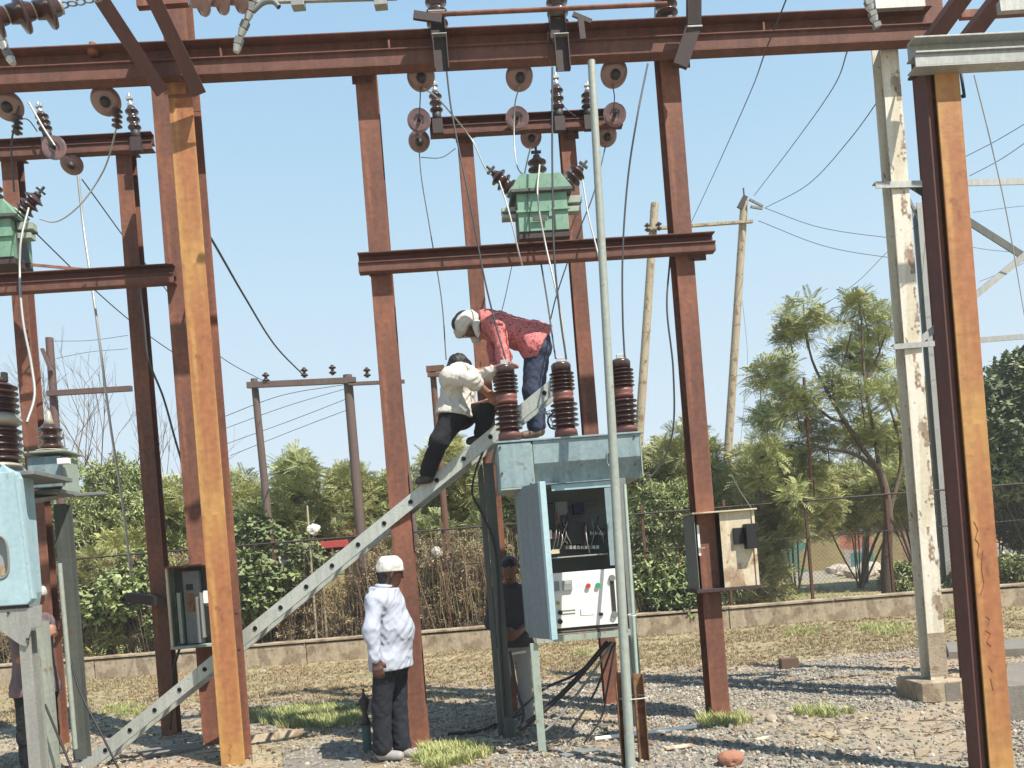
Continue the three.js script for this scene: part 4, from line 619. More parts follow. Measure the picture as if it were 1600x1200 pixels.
// ------------------------------------------------------------------ parapet, fence and what stands beyond
const ZW = 15.8;
{ const t = thing('parapet_wall', 'long low weathered concrete wall at the foot of the fence', 'wall', V(0, 0, -ZW), null, 0);
  for (let x = -16; x < 16; x += 4) mesh('wall_panel', box(x + .006, x + 3.994, -.2, .36 + .02 * (hsh(x + 20, 3, 1) - .5), -.13, .13, .012), M.stain, t);
  for (let x = -16; x < 16; x += 2) mesh('coping', box(x + .008, x + 1.992, .385, .43, -.15, .155, .01), M.stain, t); }
{ const t = thing('chain_link_fence', 'rusty chain link fence with thin posts and rails along the low wall', 'fence', V(0, 0, -ZW - .25), null, 0), top = 2.32;
  for (const u of [-60, 120, 300, 430, 560, 697, 860, 1011, 1140, 1268, 1395, 1530, 1660]) { const p = inn(t, at(u, 900, ZW + .25)); mesh('fence_post', [box(p.x - .024, p.x + .024, 0, top + .15, -.004, .004, 0), box(p.x - .024, p.x - .018, 0, top + .15, -.06, -.0045, 0)], M.rustPost, t); }
  mesh('top_rail', rod(V(-16, top, .03), V(16, top, .03), .02, .02, 6), M.dark, t); mesh('middle_rail', rod(V(-16, 1.62, .03), V(16, 1.62, .03), .011, .011, 6), M.dark, t);
  const gs = [], hgt = 1.95; for (let x = -16; x < 16; x += .085) for (const s of [-1, 1]) gs.push(rod(V(x, .35, .045 + s * .004), V(x + s * hgt, .35 + hgt, .045 + s * .004), .0022, .0022, 3));
  mesh('wire_mesh', gs, M.dark, t).userData.kind = 'stuff'; }

// leaves
const leafGeo = (n, len, wid, spread, droop) => { const pos = [], idx = []; for (let i = 0; i < n; i++) { const a = i / n * Math.PI * 2 * 1.618 * 2, e = -.3 + spread * (i / n - .3), d = V(Math.cos(a) * Math.cos(e), Math.sin(e) - droop, Math.sin(a) * Math.cos(e)).normalize(), o = V(rr(-.3, .3), rr(-.3, .3), rr(-.3, .3)).multiplyScalar(len), s = V(rr(-.45, .45), 1, rr(-.45, .45)).cross(d).normalize().multiplyScalar(wid), k = pos.length / 3, m = o.clone().addScaledVector(d, len * .45), t = o.clone().addScaledVector(d, len); t.y -= len * .12; const up = s.clone().cross(d).normalize().multiplyScalar(wid * .35); for (const p of [o, m.clone().add(s).add(up), t, m.clone().sub(s).add(up), m]) pos.push(p.x, p.y, p.z); idx.push(k, k + 1, k + 4, k + 1, k + 2, k + 4, k, k + 4, k + 3, k + 4, k + 2, k + 3); } const g = new THREE.BufferGeometry(); g.setAttribute('position', new THREE.Float32BufferAttribute(pos, 3)); g.setIndex(idx); g.computeVertexNormals(); return g; };
const LEAF = { broad: leafGeo(9, .125, .034, 2.2, .1), fine: leafGeo(13, .125, .016, 2.4, .15), neem: leafGeo(13, .155, .015, 1.8, .2), big: leafGeo(9, .12, .045, 2, .2) };
{ const pos = [], q = (a, b, c, e) => pos.push(...a.toArray(), ...b.toArray(), ...c.toArray(), ...a.toArray(), ...c.toArray(), ...e.toArray());
  for (let i = 0; i < 17; i++) { const a = i * 2.4, e = rr(-.35, 1.1), d = V(Math.cos(a) * Math.cos(e), Math.sin(e), Math.sin(a) * Math.cos(e)), sd = V(-Math.sin(a), 0, Math.cos(a)), Ln = rr(.26, .4), P = (k) => d.clone().multiplyScalar(k * Ln).add(V(0, -.16 * k * k * Ln * 1.6, 0)); for (let k = .25; k <= 1; k += .105) for (const f of [-1, 1]) { const b = P(k), v = sd.clone().multiplyScalar(f * .8).addScaledVector(d, .6).add(V(0, -.25, 0)).normalize(), l = .085 * (1.1 - .4 * k), m = b.clone().addScaledVector(v, l * .5), w = d.clone().multiplyScalar(.011).add(V(0, rr(-.004, .004), 0)); q(b, m.clone().add(w), b.clone().addScaledVector(v, l), m.clone().sub(w)); } }
  const g = new THREE.BufferGeometry(); g.setAttribute('position', new THREE.Float32BufferAttribute(pos, 3)); g.computeVertexNormals(); LEAF.spray = g; }
const leafMat = std({ color: 0xffffff, roughness: .6, side: THREE.DoubleSide });
const dryMat = std({ color: 0xffffff, roughness: 1, side: THREE.DoubleSide });
const PAL = { yellow: [.40, .40, .15], green: [.23, .275, .11], mid: [.32, .345, .14], dark: [.10, .14, .06], olive: [.36, .33, .19], brown: [.28, .20, .115], straw: [.42, .335, .20], grey: [.26, .225, .185] };
function foliage(parent, name, lobes, n, geo, size, pals, mat = leafMat, shell = .55) {
  const mats = [], cols = [], vol = lobes.map((l) => (l.r[0] * l.r[1] * l.r[2]) ** .67), tot = vol.reduce((a, b) => a + b, 0);
  lobes.forEach((l, li) => { const k = Math.round(n * vol[li] / tot), base = lerp3(pals[0], pals[1], rnd()), off = rr(.8, 1.2);
    for (let i = 0; i < k; i++) { const d = V(rr(-1, 1), rr(-1, 1), rr(-1, 1)); if (d.lengthSq() > 1 || d.lengthSq() < .01) { i--; continue; } d.normalize(); const q = fbm(d.x * 2.5 + li * 9 + 40, d.y * 2.5 + d.z * 2.1 + 40, 3), rad = mix(shell, 1, rnd() ** .6) * (.62 + .75 * q);
      if (q < .36 && rnd() < .7) continue;
      const p = V(l.c.x + d.x * l.r[0] * rad, l.c.y + d.y * l.r[1] * rad, l.c.z + d.z * l.r[2] * rad); if (p.y < .05) continue;
      mats.push(trs(p, rr(-.7, .7), rr(0, 6.28), rr(-.7, .7), size * rr(.65, 1.35))); const c = mul3(lerp3(base, rnd() < .15 ? pals[2] ?? pals[1] : pals[1], rr(0, .6)), off * rr(.75, 1.25)); cols.push(rgb(...c)); } });
  return inst(name, geo, mat, mats, cols, parent);
}
function stemsOf(parent, base, lobes, m, r = .03) { mesh('stem', lobes.map((l) => tube([base.clone().add(V(rr(-.15, .15), -.1, rr(-.1, .1))), base.clone().lerp(l.c, .5).add(V(rr(-.15, .15), rr(-.1, .1), rr(-.1, .1))), l.c], r * rr(.6, 1.1), 6, 5)), m, parent); }
function bush(label, u, vTop, wpx, Z, n, geo, pals, group, opt = {}) {
  const g = at(u, vTop, Z), base = V(g.x, 0, -Z), h = g.y, w = wpx / FOC * Z / 1.65, t = thing(opt.name ?? 'bush', label, opt.cat ?? 'bush', base, group, 0), lobes = [], low = opt.low ?? 0;
  const nl = opt.lobes ?? 8; for (let i = 0; i < nl; i++) { const f = (i + .5) / nl, a = rr(0, 6.28), y = mix(low + .25, h * .76, Math.pow(f, .8)), s = Math.sin(Math.PI * (.22 + .68 * f)), k = (opt.lr ?? .55) * rr(.75, 1.2); lobes.push({ c: V(Math.cos(a) * w * .62 * s, y, Math.sin(a) * .8 * s), r: [w * k, Math.min(h * .3, w * k * 1.1), Math.max(Math.min(.5, w * .6), w * k * .8)] }); }
  lobes.push({ c: V(rr(-.2, .2) * w, h * .84, 0), r: [w * .4, h * .13, w * .4] });
  stemsOf(t, V(0, 0, 0), lobes, M.bark); foliage(t, 'foliage', lobes, n * 1.35, geo, opt.size ?? 1, pals); return t;
}
const Y1 = [PAL.yellow, PAL.mid, PAL.straw], G1 = [PAL.mid, PAL.green, PAL.olive], D1 = [PAL.dark, PAL.green, PAL.mid], O1 = [PAL.olive, PAL.mid, PAL.brown];
const hedge = 'bushes beyond the fence';
for (const [u, v, w, Z, n, g, p, l] of [
  [30, 690, 240, 19, 2600, 'broad', G1, 'green bush beyond the fence behind the left kiosk'],
  [160, 700, 170, 18.2, 3200, 'broad', G1, 'dense green bush beyond the fence between the two left columns'],
  [265, 745, 120, 18.6, 1800, 'fine', Y1, 'green bush beyond the fence just left of the ochre column'],
  [180, 818, 110, 17.1, 1500, 'fine', [PAL.yellow, PAL.yellow, PAL.mid], 'bright yellow green low bush between the two left columns'],
  [375, 732, 150, 19, 2600, 'fine', Y1, 'yellow green bush just right of the ochre column beyond the fence'],
  [455, 700, 130, 18.4, 2400, 'fine', G1, 'tallest green bush between the two dark line poles'],
  [530, 716, 140, 18.8, 2400, 'fine', Y1, 'light green bush at the right dark line pole'],
  [620, 722, 130, 18.9, 2200, 'fine', G1, 'green bush behind the column of the standing man'],
  [705, 672, 150, 19.2, 3400, 'fine', [PAL.yellow, PAL.yellow, PAL.olive], 'pale yellow green tree top behind the climbing man'],
  [790, 720, 120, 18.3, 2000, 'fine', G1, 'green bush behind the dark corner post of the kiosk'],
  [1010, 690, 160, 19, 2600, 'fine', Y1, 'yellow green bush right behind the grey pipe'],
  [1075, 652, 170, 18.5, 3600, 'fine', O1, 'tall dry green bush left of the right front column'],
  [1040, 745, 170, 17.3, 2600, 'broad', G1, 'leafy green bush low beyond the fence between pipe and meter box'],
  [1165, 690, 140, 19.5, 2400, 'fine', Y1, 'yellow green bush right of the meter box column'],
]) bush(l, u, v, w, Z, g === 'fine' ? n / 4.5 : n * 1.15, g === 'fine' ? LEAF.spray : LEAF.fine, p, hedge, { size: g === 'fine' ? .95 : 1.0 });
bush('dark leafy creeper bush on the fence right of the ochre column', 405, 800, 130, 16.7, 1500, LEAF.big, D1, null, { low: .9, lobes: 7 });
bush('dark leafy creeper on the fence left of the ochre column', 205, 850, 110, 16.6, 1000, LEAF.big, D1, null, { low: .3, lobes: 6 });
bush('dark green shrub low behind the fence left of the meter box', 1050, 850, 150, 16.9, 1900, LEAF.broad, D1, null, { lobes: 6 });
for (const [u, v, w, Z, l] of [[1225, 722, 190, 24, 'mid green tree behind the left side of the neem tree'], [1330, 735, 190, 25, 'mid green tree behind the neem trunk'], [1440, 585, 90, 26, 'green tree between the white post and the grey post'], [1420, 720, 120, 23, 'low green tree behind the white post']]) bush(l, u, v, w, Z, 620, LEAF.spray, Y1, 'trees behind the neem', { low: 2.3, lr: .42, size: 1.1, name: 'background_tree', cat: 'tree' });
for (const [u, v, w, Z, l] of [[1600, 530, 200, 24, 'dark dense tree right of the ochre column'], [1540, 640, 150, 26, 'dark green tree low right of the ochre column']]) bush(l, u, v, w, Z, 3600, LEAF.broad, [PAL.green, PAL.dark, PAL.olive], 'dark trees at the right', { low: 1.3, size: 1.5, name: 'background_tree', cat: 'tree' });
{ // far wood closing the horizon
  const lobes = []; for (let i = 0; i < 60; i++) { const x = -34 + i * 1.15; lobes.push({ c: V(x, rr(1.2, 2.6), -rr(33, 40)), r: [1.9, rr(1.4, 2.4), 1.5] }); }
  const o = foliage(scene, 'far_wood', lobes.filter((l) => !(l.c.x > 6.5 && l.c.x < 22)), 9000, LEAF.broad, 2.2, G1); tag(o, 'far band of green wood closing the horizon behind the bushes', 'wood'); }
// neem tree by the wall
{ const Z = 16.35, b = at(1386, 945, Z), t = thing('neem_tree', 'slender neem tree with forked trunk and feathery crown, growing at the low wall', 'tree', V(b.x, 0, b.z), null, 0), q = (u, v, dz = 0) => inn(t, at(u, v, Z + dz)), br = (pts, r0, r1) => { const g = new THREE.TubeGeometry(new THREE.CatmullRomCurve3(pts), 16, 1, 7), p = g.attributes.position, c = new THREE.CatmullRomCurve3(pts); for (let i = 0; i <= 16; i++) { const ctr = c.getPointAt(i / 16), r = mix(r0, r1, i / 16); for (let j = 0; j <= 7; j++) { const k = i * 8 + j; p.setXYZ(k, ctr.x + (p.getX(k) - ctr.x) * r, ctr.y + (p.getY(k) - ctr.y) * r, ctr.z + (p.getZ(k) - ctr.z) * r); } } return g.toNonIndexed(); };
  mesh('trunk', br([q(1387, 958), q(1385, 880), q(1388, 800), q(1376, 740), q(1368, 726)], 0.115, .075), M.bark, t);
  for (const [pts, r] of [[[[1370, 730], [1340, 690], [1300, 625], [1268, 560], [1258, 500]], .05], [[[1372, 735], [1340, 712], [1290, 700], [1230, 690]], .045], [[[1376, 740], [1366, 680], [1352, 600], [1345, 480]], .045], [[[1390, 800], [1408, 720], [1398, 660], [1378, 610]], .05], [[[1345, 695], [1320, 660], [1300, 655], [1240, 600]], .035], [[[1352, 600], [1370, 560], [1385, 520]], .03], [[[1300, 625], [1320, 560], [1330, 520]], .03]]) mesh('branch', br(pts.map(([u, v], i) => q(u, v, (i % 2 ? .25 : -.2) * i * .3)), r, .015), M.bark, t);
  const lb = [[1256, 500, 46], [1235, 520, 34], [1340, 465, 26], [1352, 500, 44], [1372, 520, 34], [1328, 555, 40], [1365, 575, 34], [1345, 620, 52], [1300, 600, 36], [1220, 580, 44], [1190, 600, 30], [1245, 630, 50], [1200, 660, 40], [1290, 680, 50], [1230, 720, 46], [1340, 690, 46], [1385, 680, 40], [1270, 740, 40], [1190, 710, 40], [1395, 620, 26], [1185, 755, 30], [1240, 770, 26]];
  const lobes = lb.map(([u, v, r]) => ({ c: q(u, v, rr(-.8, .8)), r: [r / FOC * Z * .85, r / FOC * Z * .72, r / FOC * Z * 1.0] }));
  mesh('twig', lobes.map((l) => tube([l.c.clone().add(V(rr(-.1, .1), -l.r[1] * 1.3, 0)), l.c, l.c.clone().add(V(rr(-.2, .2), l.r[1] * .7, rr(-.1, .1)))], .012, 5, 4)), M.bark, t).userData.kind = 'stuff';
  foliage(t, 'crown', lobes.map((l) => ({ c: l.c, r: l.r.map((x) => x * 1.0) })), 470, LEAF.spray, .84, [[.36, .39, .16], PAL.mid, PAL.yellow], leafMat, .12); }
// leafless tree at the left
{ const Z = 21, t = thing('bare_tree', 'leafless grey tree with fine bare branches at the left', 'tree', V(at(150, 700, Z).x, 0, -Z), null, 0), gs = [], grow = (p, d, l, r, k) => { const e = p.clone().addScaledVector(d, l); gs.push(rod(p, e, r, r * .65, 5)); if (k > 0) for (let i = 0; i < (k > 3 ? 3 : 2 + (rnd() > .5)); i++) grow(p.clone().lerp(e, rr(.6, 1)), d.clone().add(V(rr(-.55, .55), rr(-.1, .35), rr(-.5, .5))).normalize(), l * rr(.62, .82), r * .6, k - 1); };
  for (const x of [-.5, .1, .7]) grow(V(x * 1.8, .0, 0), V(x * .1, 1, 0), 2.7, .05, 5); const o = mesh('branch', gs, M.twig, t); o.userData.kind = 'stuff'; }
// dry brush at the fence
{ const mats = [], cols = [], lm = [], lc = [], stick = new THREE.CylinderGeometry(.004, .009, 1, 4).translate(0, .5, 0);
  const dens = (u) => u > 440 && u < 585 ? .2 : u > 350 && u < 790 ? 1 : u > 100 && u < 350 ? .5 : u > 990 && u < 1090 ? .6 : u <= 100 ? .5 : .12;
  for (let i = 0; i < 5200; i++) { const u = rr(-40, 1130); if (rnd() > dens(u)) continue; const Z = rr(16.15, 17.2), p = at(u, 900, Z).setY(0), h = rr(.7, 2.4) * (u > 990 ? .7 : 1), c = mul3(lerp3(PAL.brown, rnd() < .4 ? PAL.grey : PAL.straw, rnd()), rr(.6, 1.1)); mats.push(trs(p, rr(-.28, .28), rr(0, 6), rr(-.3, .3), 1, h, 1)); cols.push(rgb(...c));
    for (let k = 0; k < 4; k++) { lm.push(trs(p.clone().add(V(rr(-.25, .25), h * rr(.15, 1), rr(-.2, .2))), rr(-1, 1), rr(0, 6), rr(-1, 1), rr(.5, .95))); lc.push(rgb(...mul3(lerp3(rnd() < .25 ? PAL.olive : PAL.brown, PAL.straw, rnd() * .6), rr(.6, 1.15)))); } }
  tag(inst('dry_brush', stick, dryMat, mats, cols), 'dry brown stalks standing thick along the fence', 'dry brush'); tag(inst('dry_leaves', LEAF.fine, dryMat, lm, lc), 'withered brown leaves hanging in the dry stalks along the fence', 'dry leaves');
  for (const [u0, v0, u1, v1, w] of [[487, 905, 480, 790, 'with a rag on top'], [510, 1000, 505, 905, 'right below the ladder'], [150, 990, 147, 900, 'between the left columns']]) solo('bare_stake', 'pale bare stake in the dry brush, ' + w, 'stake', rod(at(u0, v0, 16.1).setY(0), at(u1, v1, 16.1), .03, .02, 6), M.palepole); }
// rags, rubble wall and hut behind the brush
function rag(label, u, v, s, m, Z = 16.05) { const g = new THREE.IcosahedronGeometry(s, 3), p = g.attributes.position; for (let i = 0; i < p.count; i++) { const d = V().fromBufferAttribute(p, i).normalize(), k = s * (.45 + .9 * fbm(d.x * 2 + u, d.y * 2 + d.z * 1.7 + 33, 3)); p.setXYZ(i, d.x * k * 1.2, d.y * k, d.z * k * .6); } g.computeVertexNormals(); solo('cloth_rag', label, 'rag', g, m, null, at(u, v, Z)); }
rag('white rag or plastic bag caught on the brush above the ladder', 490, 828, .11, M.cap); rag('small white plastic scrap in the brush right of the column', 683, 862, .1, M.cap); rag('small white plastic scrap in the brush left of the ladder', 438, 880, .14, M.cap, 16.3);
{ const z = 17.0, p = at(505, 900, z), t = thing('hut', 'low yellow painted hut with red roof edge half hidden by dry brush', 'hut', V(p.x, 0, p.z), null, 0), q = (u, v) => inn(t, at(u, v, z)); mesh('wall', box(q(410, 900).x, q(585, 900).x, 0, q(500, 868).y, -.9, 0, .02), std({ map: paintTex([.62, .52, .20], [.55, .45, .2], [.3, .25, .18], { spots: .1, blotch: .1 }) }), t); mesh('roof_edge', box(q(455, 850).x, q(575, 850).x, q(500, 858).y, q(500, 847).y, -1, .15, .01), plain(.45, .06, .05), t); mesh('opening', box(q(440, 900).x, q(462, 900).x, q(460, 925).y, q(460, 885).y, -.05, .003, 0), M.black, t); }
// painted boundary walls far behind
{ const z = 41, l = at(1150, 890, z), r = at(1475, 890, z), w = r.x - l.x, t = thing('mural_wall', 'far boundary wall painted with faded yellow, teal and red patches', 'wall', V(l.x, 0, -z), null, 0);
  const mt = tex(256, 1, (u, v) => { const n = fbm(u * 12, v * 5, 4, 4, 3), m = fbm(u * 30, v * 16, 3, 2, 9); let c = lerp3([.30, .24, .10], [.24, .19, .10], m); if (u < .26 + .1 * n) c = lerp3([.05, .16, .15], [.10, .17, .10], m); else if (u > .50 && u < .66 && v > .55 + .2 * (n - .5)) c = lerp3([.34, .08, .06], [.3, .16, .1], m); else if (u > .55 && u < .66 && v < .42) c = [.06, .18, .16]; else if (u > .52 && u < .66) c = lerp3([.36, .33, .28], [.25, .25, .22], m); if (u > .80) c = lerp3([.26, .16, .09], [.2, .15, .1], m); return mul3(c, .7 + .6 * n); });
  const g = new THREE.BoxGeometry(w, 1.75, .25).translate(w / 2, .87, 0); const o = new THREE.Mesh(g, std({ map: mt, roughness: .95 })); o.name = 'painted_wall'; o.castShadow = o.receiveShadow = true; t.add(o); mesh('coping', box(0, w, 1.75, 1.8, -.15, .16, 0), M.concrete, t);
  const z2 = 44, a = at(1535, 850, z2), t2 = thing('red_wall', 'far wall painted in red and orange bands at the right edge', 'wall', V(a.x, 0, -z2), null, 0); const y = (v) => at(1570, v, z2).y; [[872, 851, [.34, .32, .30]], [850.5, 842, [.55, .40, .30]], [841.5, 834, [.5, .11, .04]], [833.5, 828, [.55, .26, .12]], [827.5, 816, [.5, .10, .04]]].forEach(([b, c, k], i) => mesh('painted_band', box(0, 9, i ? y(b) : 0, y(c), -.2 - i * .004, 0 - i * .004, 0), plain(...k), t2));
  for (let i = 0; i < 9; i++) { const p = gnd(rr(1290, 1372), rr(893, 906)), g = new THREE.IcosahedronGeometry(rr(.25, .5), 1); const q = g.attributes.position; for (let k = 0; k < q.count; k++) { const f = .75 + .5 * hsh(Math.round(q.getX(k) * 40) & 255, Math.round(q.getY(k) * 40) & 255, i); q.setXYZ(k, q.getX(k) * f * 1.3, q.getY(k) * f * .8, q.getZ(k) * f); } g.computeVertexNormals(); solo('pale_boulder', 'pale boulder heaped before the painted far wall, ' + ['nearest', 'small', 'broad', 'round', 'flat', 'tilted', 'low', 'high', 'farthest'][i] + ' one of the heap', 'boulder', g, plain(.42, .36, .29, { roughness: 1 }), 'pale boulders before the mural wall', p.setY(.12)); }
  for (const [u, v, w2, l2] of [[1420, 878, 70, 'leafy shrub beyond the low wall left of the white post'], [1570, 865, 60, 'dark shrub beyond the low wall at the right edge'], [1500, 880, 60, 'small green shrub between white post and ochre column']]) bush(l2, u, v, w2, 17.2, 420, LEAF.broad, G1, null, { lobes: 5, size: .8 });
}
{ const z = 27, p = at(1350, 900, z), t = thing('far_pole', 'short white pole with a grey base left of the neem trunk', 'pole', V(p.x, 0, p.z), null, 0), q = (u, v) => inn(t, at(u, v, z)); mesh('pole', rod(q(1352, 838).setZ(0), q(1348, 780).setZ(0), .05, .04, 8), M.panelWhite, t); mesh('base', rod(V(0, 0, 0), q(1353, 838).setZ(0), .13, .11, 8), M.galvDull, t); }

// ------------------------------------------------------------------ things lying on the ground
const pebble = (k) => { const g = new THREE.IcosahedronGeometry(1, 3), p = g.attributes.position; for (let i = 0; i < p.count; i++) { const d = V().fromBufferAttribute(p, i).normalize(), f = .7 + .5 * fbm(d.x * 1.6 + k * 5 + 30, d.y * 1.6 + d.z * 1.3 + 30, 3); p.setXYZ(i, d.x * f, d.y * f * .75, d.z * f * .9); } g.computeVertexNormals(); return g; };
const rock = (k) => { const g = new THREE.IcosahedronGeometry(1, 0).toNonIndexed(), p = g.attributes.position; for (let i = 0; i < p.count; i++) { const h = (n) => hsh((p.getX(i) * 9 + 50) | 0, (p.getY(i) * 9 + 50) | 0, ((p.getZ(i) * 9 + 50) | 0) + k * 7 + n), f = .65 + .6 * h(0); p.setXYZ(i, p.getX(i) * f, p.getY(i) * f * .7, p.getZ(i) * f * (.7 + .4 * h(3))); } g.computeVertexNormals(); return g; };
const inView = (p, m = 60) => { const q = p.clone().sub(camera.position), d = -q.z; if (d < .5) return false; const X = q.x * CR - q.y * SR, Yv = q.x * SR + q.y * CR, u = PX + X / d * FOC, v = PY - Yv / d * FOC; return u > -m && u < 1600 + m && v > -m && v < 1200 + m; };
{ const K = [[], [], []], C = [[], [], []], tones = [[.28, .26, .22], [.36, .33, .275], [.17, .155, .135], [.33, .25, .18], [.44, .41, .35]];
  for (let i = 0, made = 0; i < 260000 && made < 30000; i++) { const z = -rr(5.2, 12), x = rr(-6.5, 8), p = V(x, 0, z); if (!inView(p, 40)) continue; const gv = isGravel(x, z), cl = step2(.36, .6, fbm(x * 1.3 + 33, z * 1.3 + 12, 3)); if (rnd() > gv * (.10 + .6 * cl) + .05) continue; const s = rr(.007, .019) * (rnd() < .05 ? 2 : 1), k = (rnd() * 3) | 0; p.y = gh(x, z) + s * .25; K[k].push(trs(p, rr(0, 6), rr(0, 6), rr(0, 6), s)); C[k].push(rgb(...mul3(tones[(rnd() * rnd() * 5) | 0], rr(.7, 1.3)))); made++; }
  K.forEach((m, k) => tag(inst(numbered('gravel'), rock(k), std({ color: 0xffffff, roughness: 1 }), m, C[k]), 'loose grey gravel stones scattered over the yard', 'gravel')); }
{ // dry grass, weeds, fallen leaves
  const tuft = (n, h, sp) => { const pos = []; for (let i = 0; i < n; i++) { const a = rr(0, 6.28), r = rr(0, .03), l = h * rr(.6, 1.1), bx = Math.cos(a) * r, bz = Math.sin(a) * r, tx = bx + Math.cos(a) * l * sp * rr(.3, 1), tz = bz + Math.sin(a) * l * sp * rr(.3, 1), w = .0035; const ox = -Math.sin(a) * w, oz = Math.cos(a) * w, mx = mix(bx, tx, .4), mz = mix(bz, tz, .4); pos.push(bx - ox, 0, bz - oz, bx + ox, 0, bz + oz, mx + ox * .8, l * .6, mz + oz * .8, bx - ox, 0, bz - oz, mx + ox * .8, l * .6, mz + oz * .8, mx - ox * .8, l * .6, mz - oz * .8, mx - ox * .8, l * .6, mz - oz * .8, mx + ox * .8, l * .6, mz + oz * .8, tx, l, tz); } const g = new THREE.BufferGeometry(); g.setAttribute('position', new THREE.Float32BufferAttribute(pos, 3)); g.computeVertexNormals(); return g; };
  const dry = [], dc = [], T1 = tuft(10, .05, 1.1); for (let i = 0; i < 60000 && dry.length < 17000; i++) { const z = -rr(7.5, 16), x = rr(-12, 12), p = V(x, 0, z), a = fbm(x * .45 + 60, z * .6 + 60, 3); if (!inView(p)) continue; const k = step2(-10.6, -11.4, z + (a - .5) * 1.6) + .35 * step2(.48, .6, fbm(x * .8 + 3, z * .8 + 80, 3)) * step2(1.5, -.8, x); if (rnd() > k * (.25 + step2(.4, .6, fbm(x * 1.4, z * 2 + 70, 3)))) continue; p.y = gh(x, z) - .005; dry.push(trs(p, 0, rr(0, 6), 0, rr(.6, 1.25))); dc.push(rgb(...mul3(lerp3([.40, .30, .185], rnd() < .35 ? PAL.olive : [.32, .25, .14], rnd()), rr(.7, 1.1)))); }
  tag(inst('dry_grass', T1, dryMat, dry, dc), 'short dry tan grass on the ground before the low wall', 'grass');
  const T2 = tuft(12, .095, 1);
  for (const [u, v, ru, rv, n, l] of [[480, 1122, 100, 18, 900, 'green grass patch left of the standing man'], [700, 1182, 60, 20, 700, 'green grass tuft right of the standing man at the bottom edge'], [190, 1112, 40, 10, 160, 'small green weed patch left of the ladder foot'], [1128, 1130, 42, 10, 160, 'green weeds at the foot of the meter box column'], [1385, 985, 50, 10, 260, 'green weeds before the low wall left of the white post'], [1255, 990, 30, 7, 120, 'thin green weeds before the low wall right of the meter box'], [1280, 1117, 45, 6, 120, 'faint green weeds in the gravel left of the footing'], [1490, 955, 50, 14, 240, 'green weeds between white post and ochre column'], [910, 1022, 30, 6, 70, 'small dark weed under the kiosk'], [1250, 930, 120, 18, 700, 'green grass beyond the low wall right of the meter box'], [340, 1120, 40, 8, 80, 'few green weeds right of the ochre column']]) { const m = [], c = []; for (let i = 0; i < n * .6; i++) { const a = rr(0, 6.28), r = rnd() ** .7 * 1.15 * (.6 + .5 * vn(Math.cos(a) * 2 + 9 + u, Math.sin(a) * 2 + 9)), p = onG(gnd(u + Math.cos(a) * ru * r, v + Math.sin(a) * rv * r)); m.push(trs(p, 0, rr(0, 6), 0, rr(.5, 1.2))); c.push(rgb(...mul3(lerp3(PAL.yellow, PAL.green, rnd() * .8), rr(.8, 1.3)))); } tag(inst(numbered('green_weeds'), T2, leafMat, m, c), l, 'grass'); }
  const lg = new THREE.PlaneGeometry(1, .55, 2, 1).rotateX(-Math.PI / 2); lg.attributes.position.setY(1, .18); lg.attributes.position.setY(4, .22); lg.computeVertexNormals(); const lm = [], lc = []; for (let i = 0; i < 60000 && lm.length < 5200; i++) { const z = -rr(5.2, 13), x = rr(-7, 8), p = V(x, 0, z); if (!inView(p) || rnd() > .25 + fbm(x * .9 + 5, z * .9 + 44, 3)) continue; p.y = gh(x, z) + .008; lm.push(trs(p, rr(-.3, .3), rr(0, 6), rr(-.3, .3), rr(.02, .055))); lc.push(rgb(...mul3([[.26, .16, .08], [.33, .26, .16], [.12, .075, .045], [.20, .17, .12]][(rnd() * 4) | 0], rr(.7, 1.2)))); } tag(inst('fallen_leaves', lg, dryMat, lm, lc), 'dry brown leaf litter lying over the yard', 'leaf litter'); }
{ const tg = new THREE.CylinderGeometry(.3, .5, 1, 5).rotateZ(Math.PI / 2), tm = [], tc = []; for (let i = 0; i < 9000 && tm.length < 1500; i++) { const z = -rr(5.3, 12), x = rr(-6, 7), q = V(x, 0, z); if (!inView(q)) continue; q.y = gh(x, z) + .012; const l = rr(.06, .28), w = rr(.005, .011); tm.push(trs(q, rr(-.1, .1), rr(0, 6), rr(-.12, .12), l, w, w)); tc.push(rgb(...mul3([[.22, .16, .10], [.35, .28, .19], [.10, .07, .05]][(rnd() * 3) | 0], rr(.7, 1.2)))); } tag(inst('fallen_twigs', tg, dryMat, tm, tc), 'thin dry twigs lying scattered on the yard', 'twigs'); }
for (const [u, v, m, l, sx] of [[905, 1180, 'galvDull', 'grey scrap of sheet lying under the kiosk', .16], [655, 1172, 'panelWhite', 'small white scrap on the ground right of the standing man', .05], [1062, 1172, 'cream', 'pale scrap of board on the slab right of the pipe', .12], [330, 1140, 'palepole', 'pale plank end lying right of the ochre column', .16], [760, 1160, 'palepole', 'pale splintered board between the standing man and the kiosk', .2], [1190, 1160, 'cream', 'pale flat stone chip in the gravel at lower right', .07]]) solo('scrap_piece', l, 'scrap', box(-sx, sx, 0, .015, -sx * .3, sx * .3, .003).rotateY(rr(-.5, .5)), M[m], null, onG(gnd(u, v)).add(V(0, .012, 0)));
function slab(label, pts, th, m = M.concrete) { const q = pts.map(([u, v]) => gnd(u, v)), c = q.reduce((a, p) => a.add(p), V()).multiplyScalar(1 / q.length), s = new THREE.Shape(q.map((p) => new THREE.Vector2(p.x - c.x, -(p.z - c.z)))); solo('concrete_slab', label, 'slab', new THREE.ExtrudeGeometry(s, { depth: th, bevelEnabled: true, bevelSize: .008, bevelThickness: .008, bevelSegments: 1 }).rotateX(-Math.PI / 2).translate(0, -.02, 0), m, null, c); }
slab('pale concrete slab at the bottom edge left of the standing man', [[440, 1172], [540, 1158], [566, 1178], [556, 1225], [446, 1225]], .02);
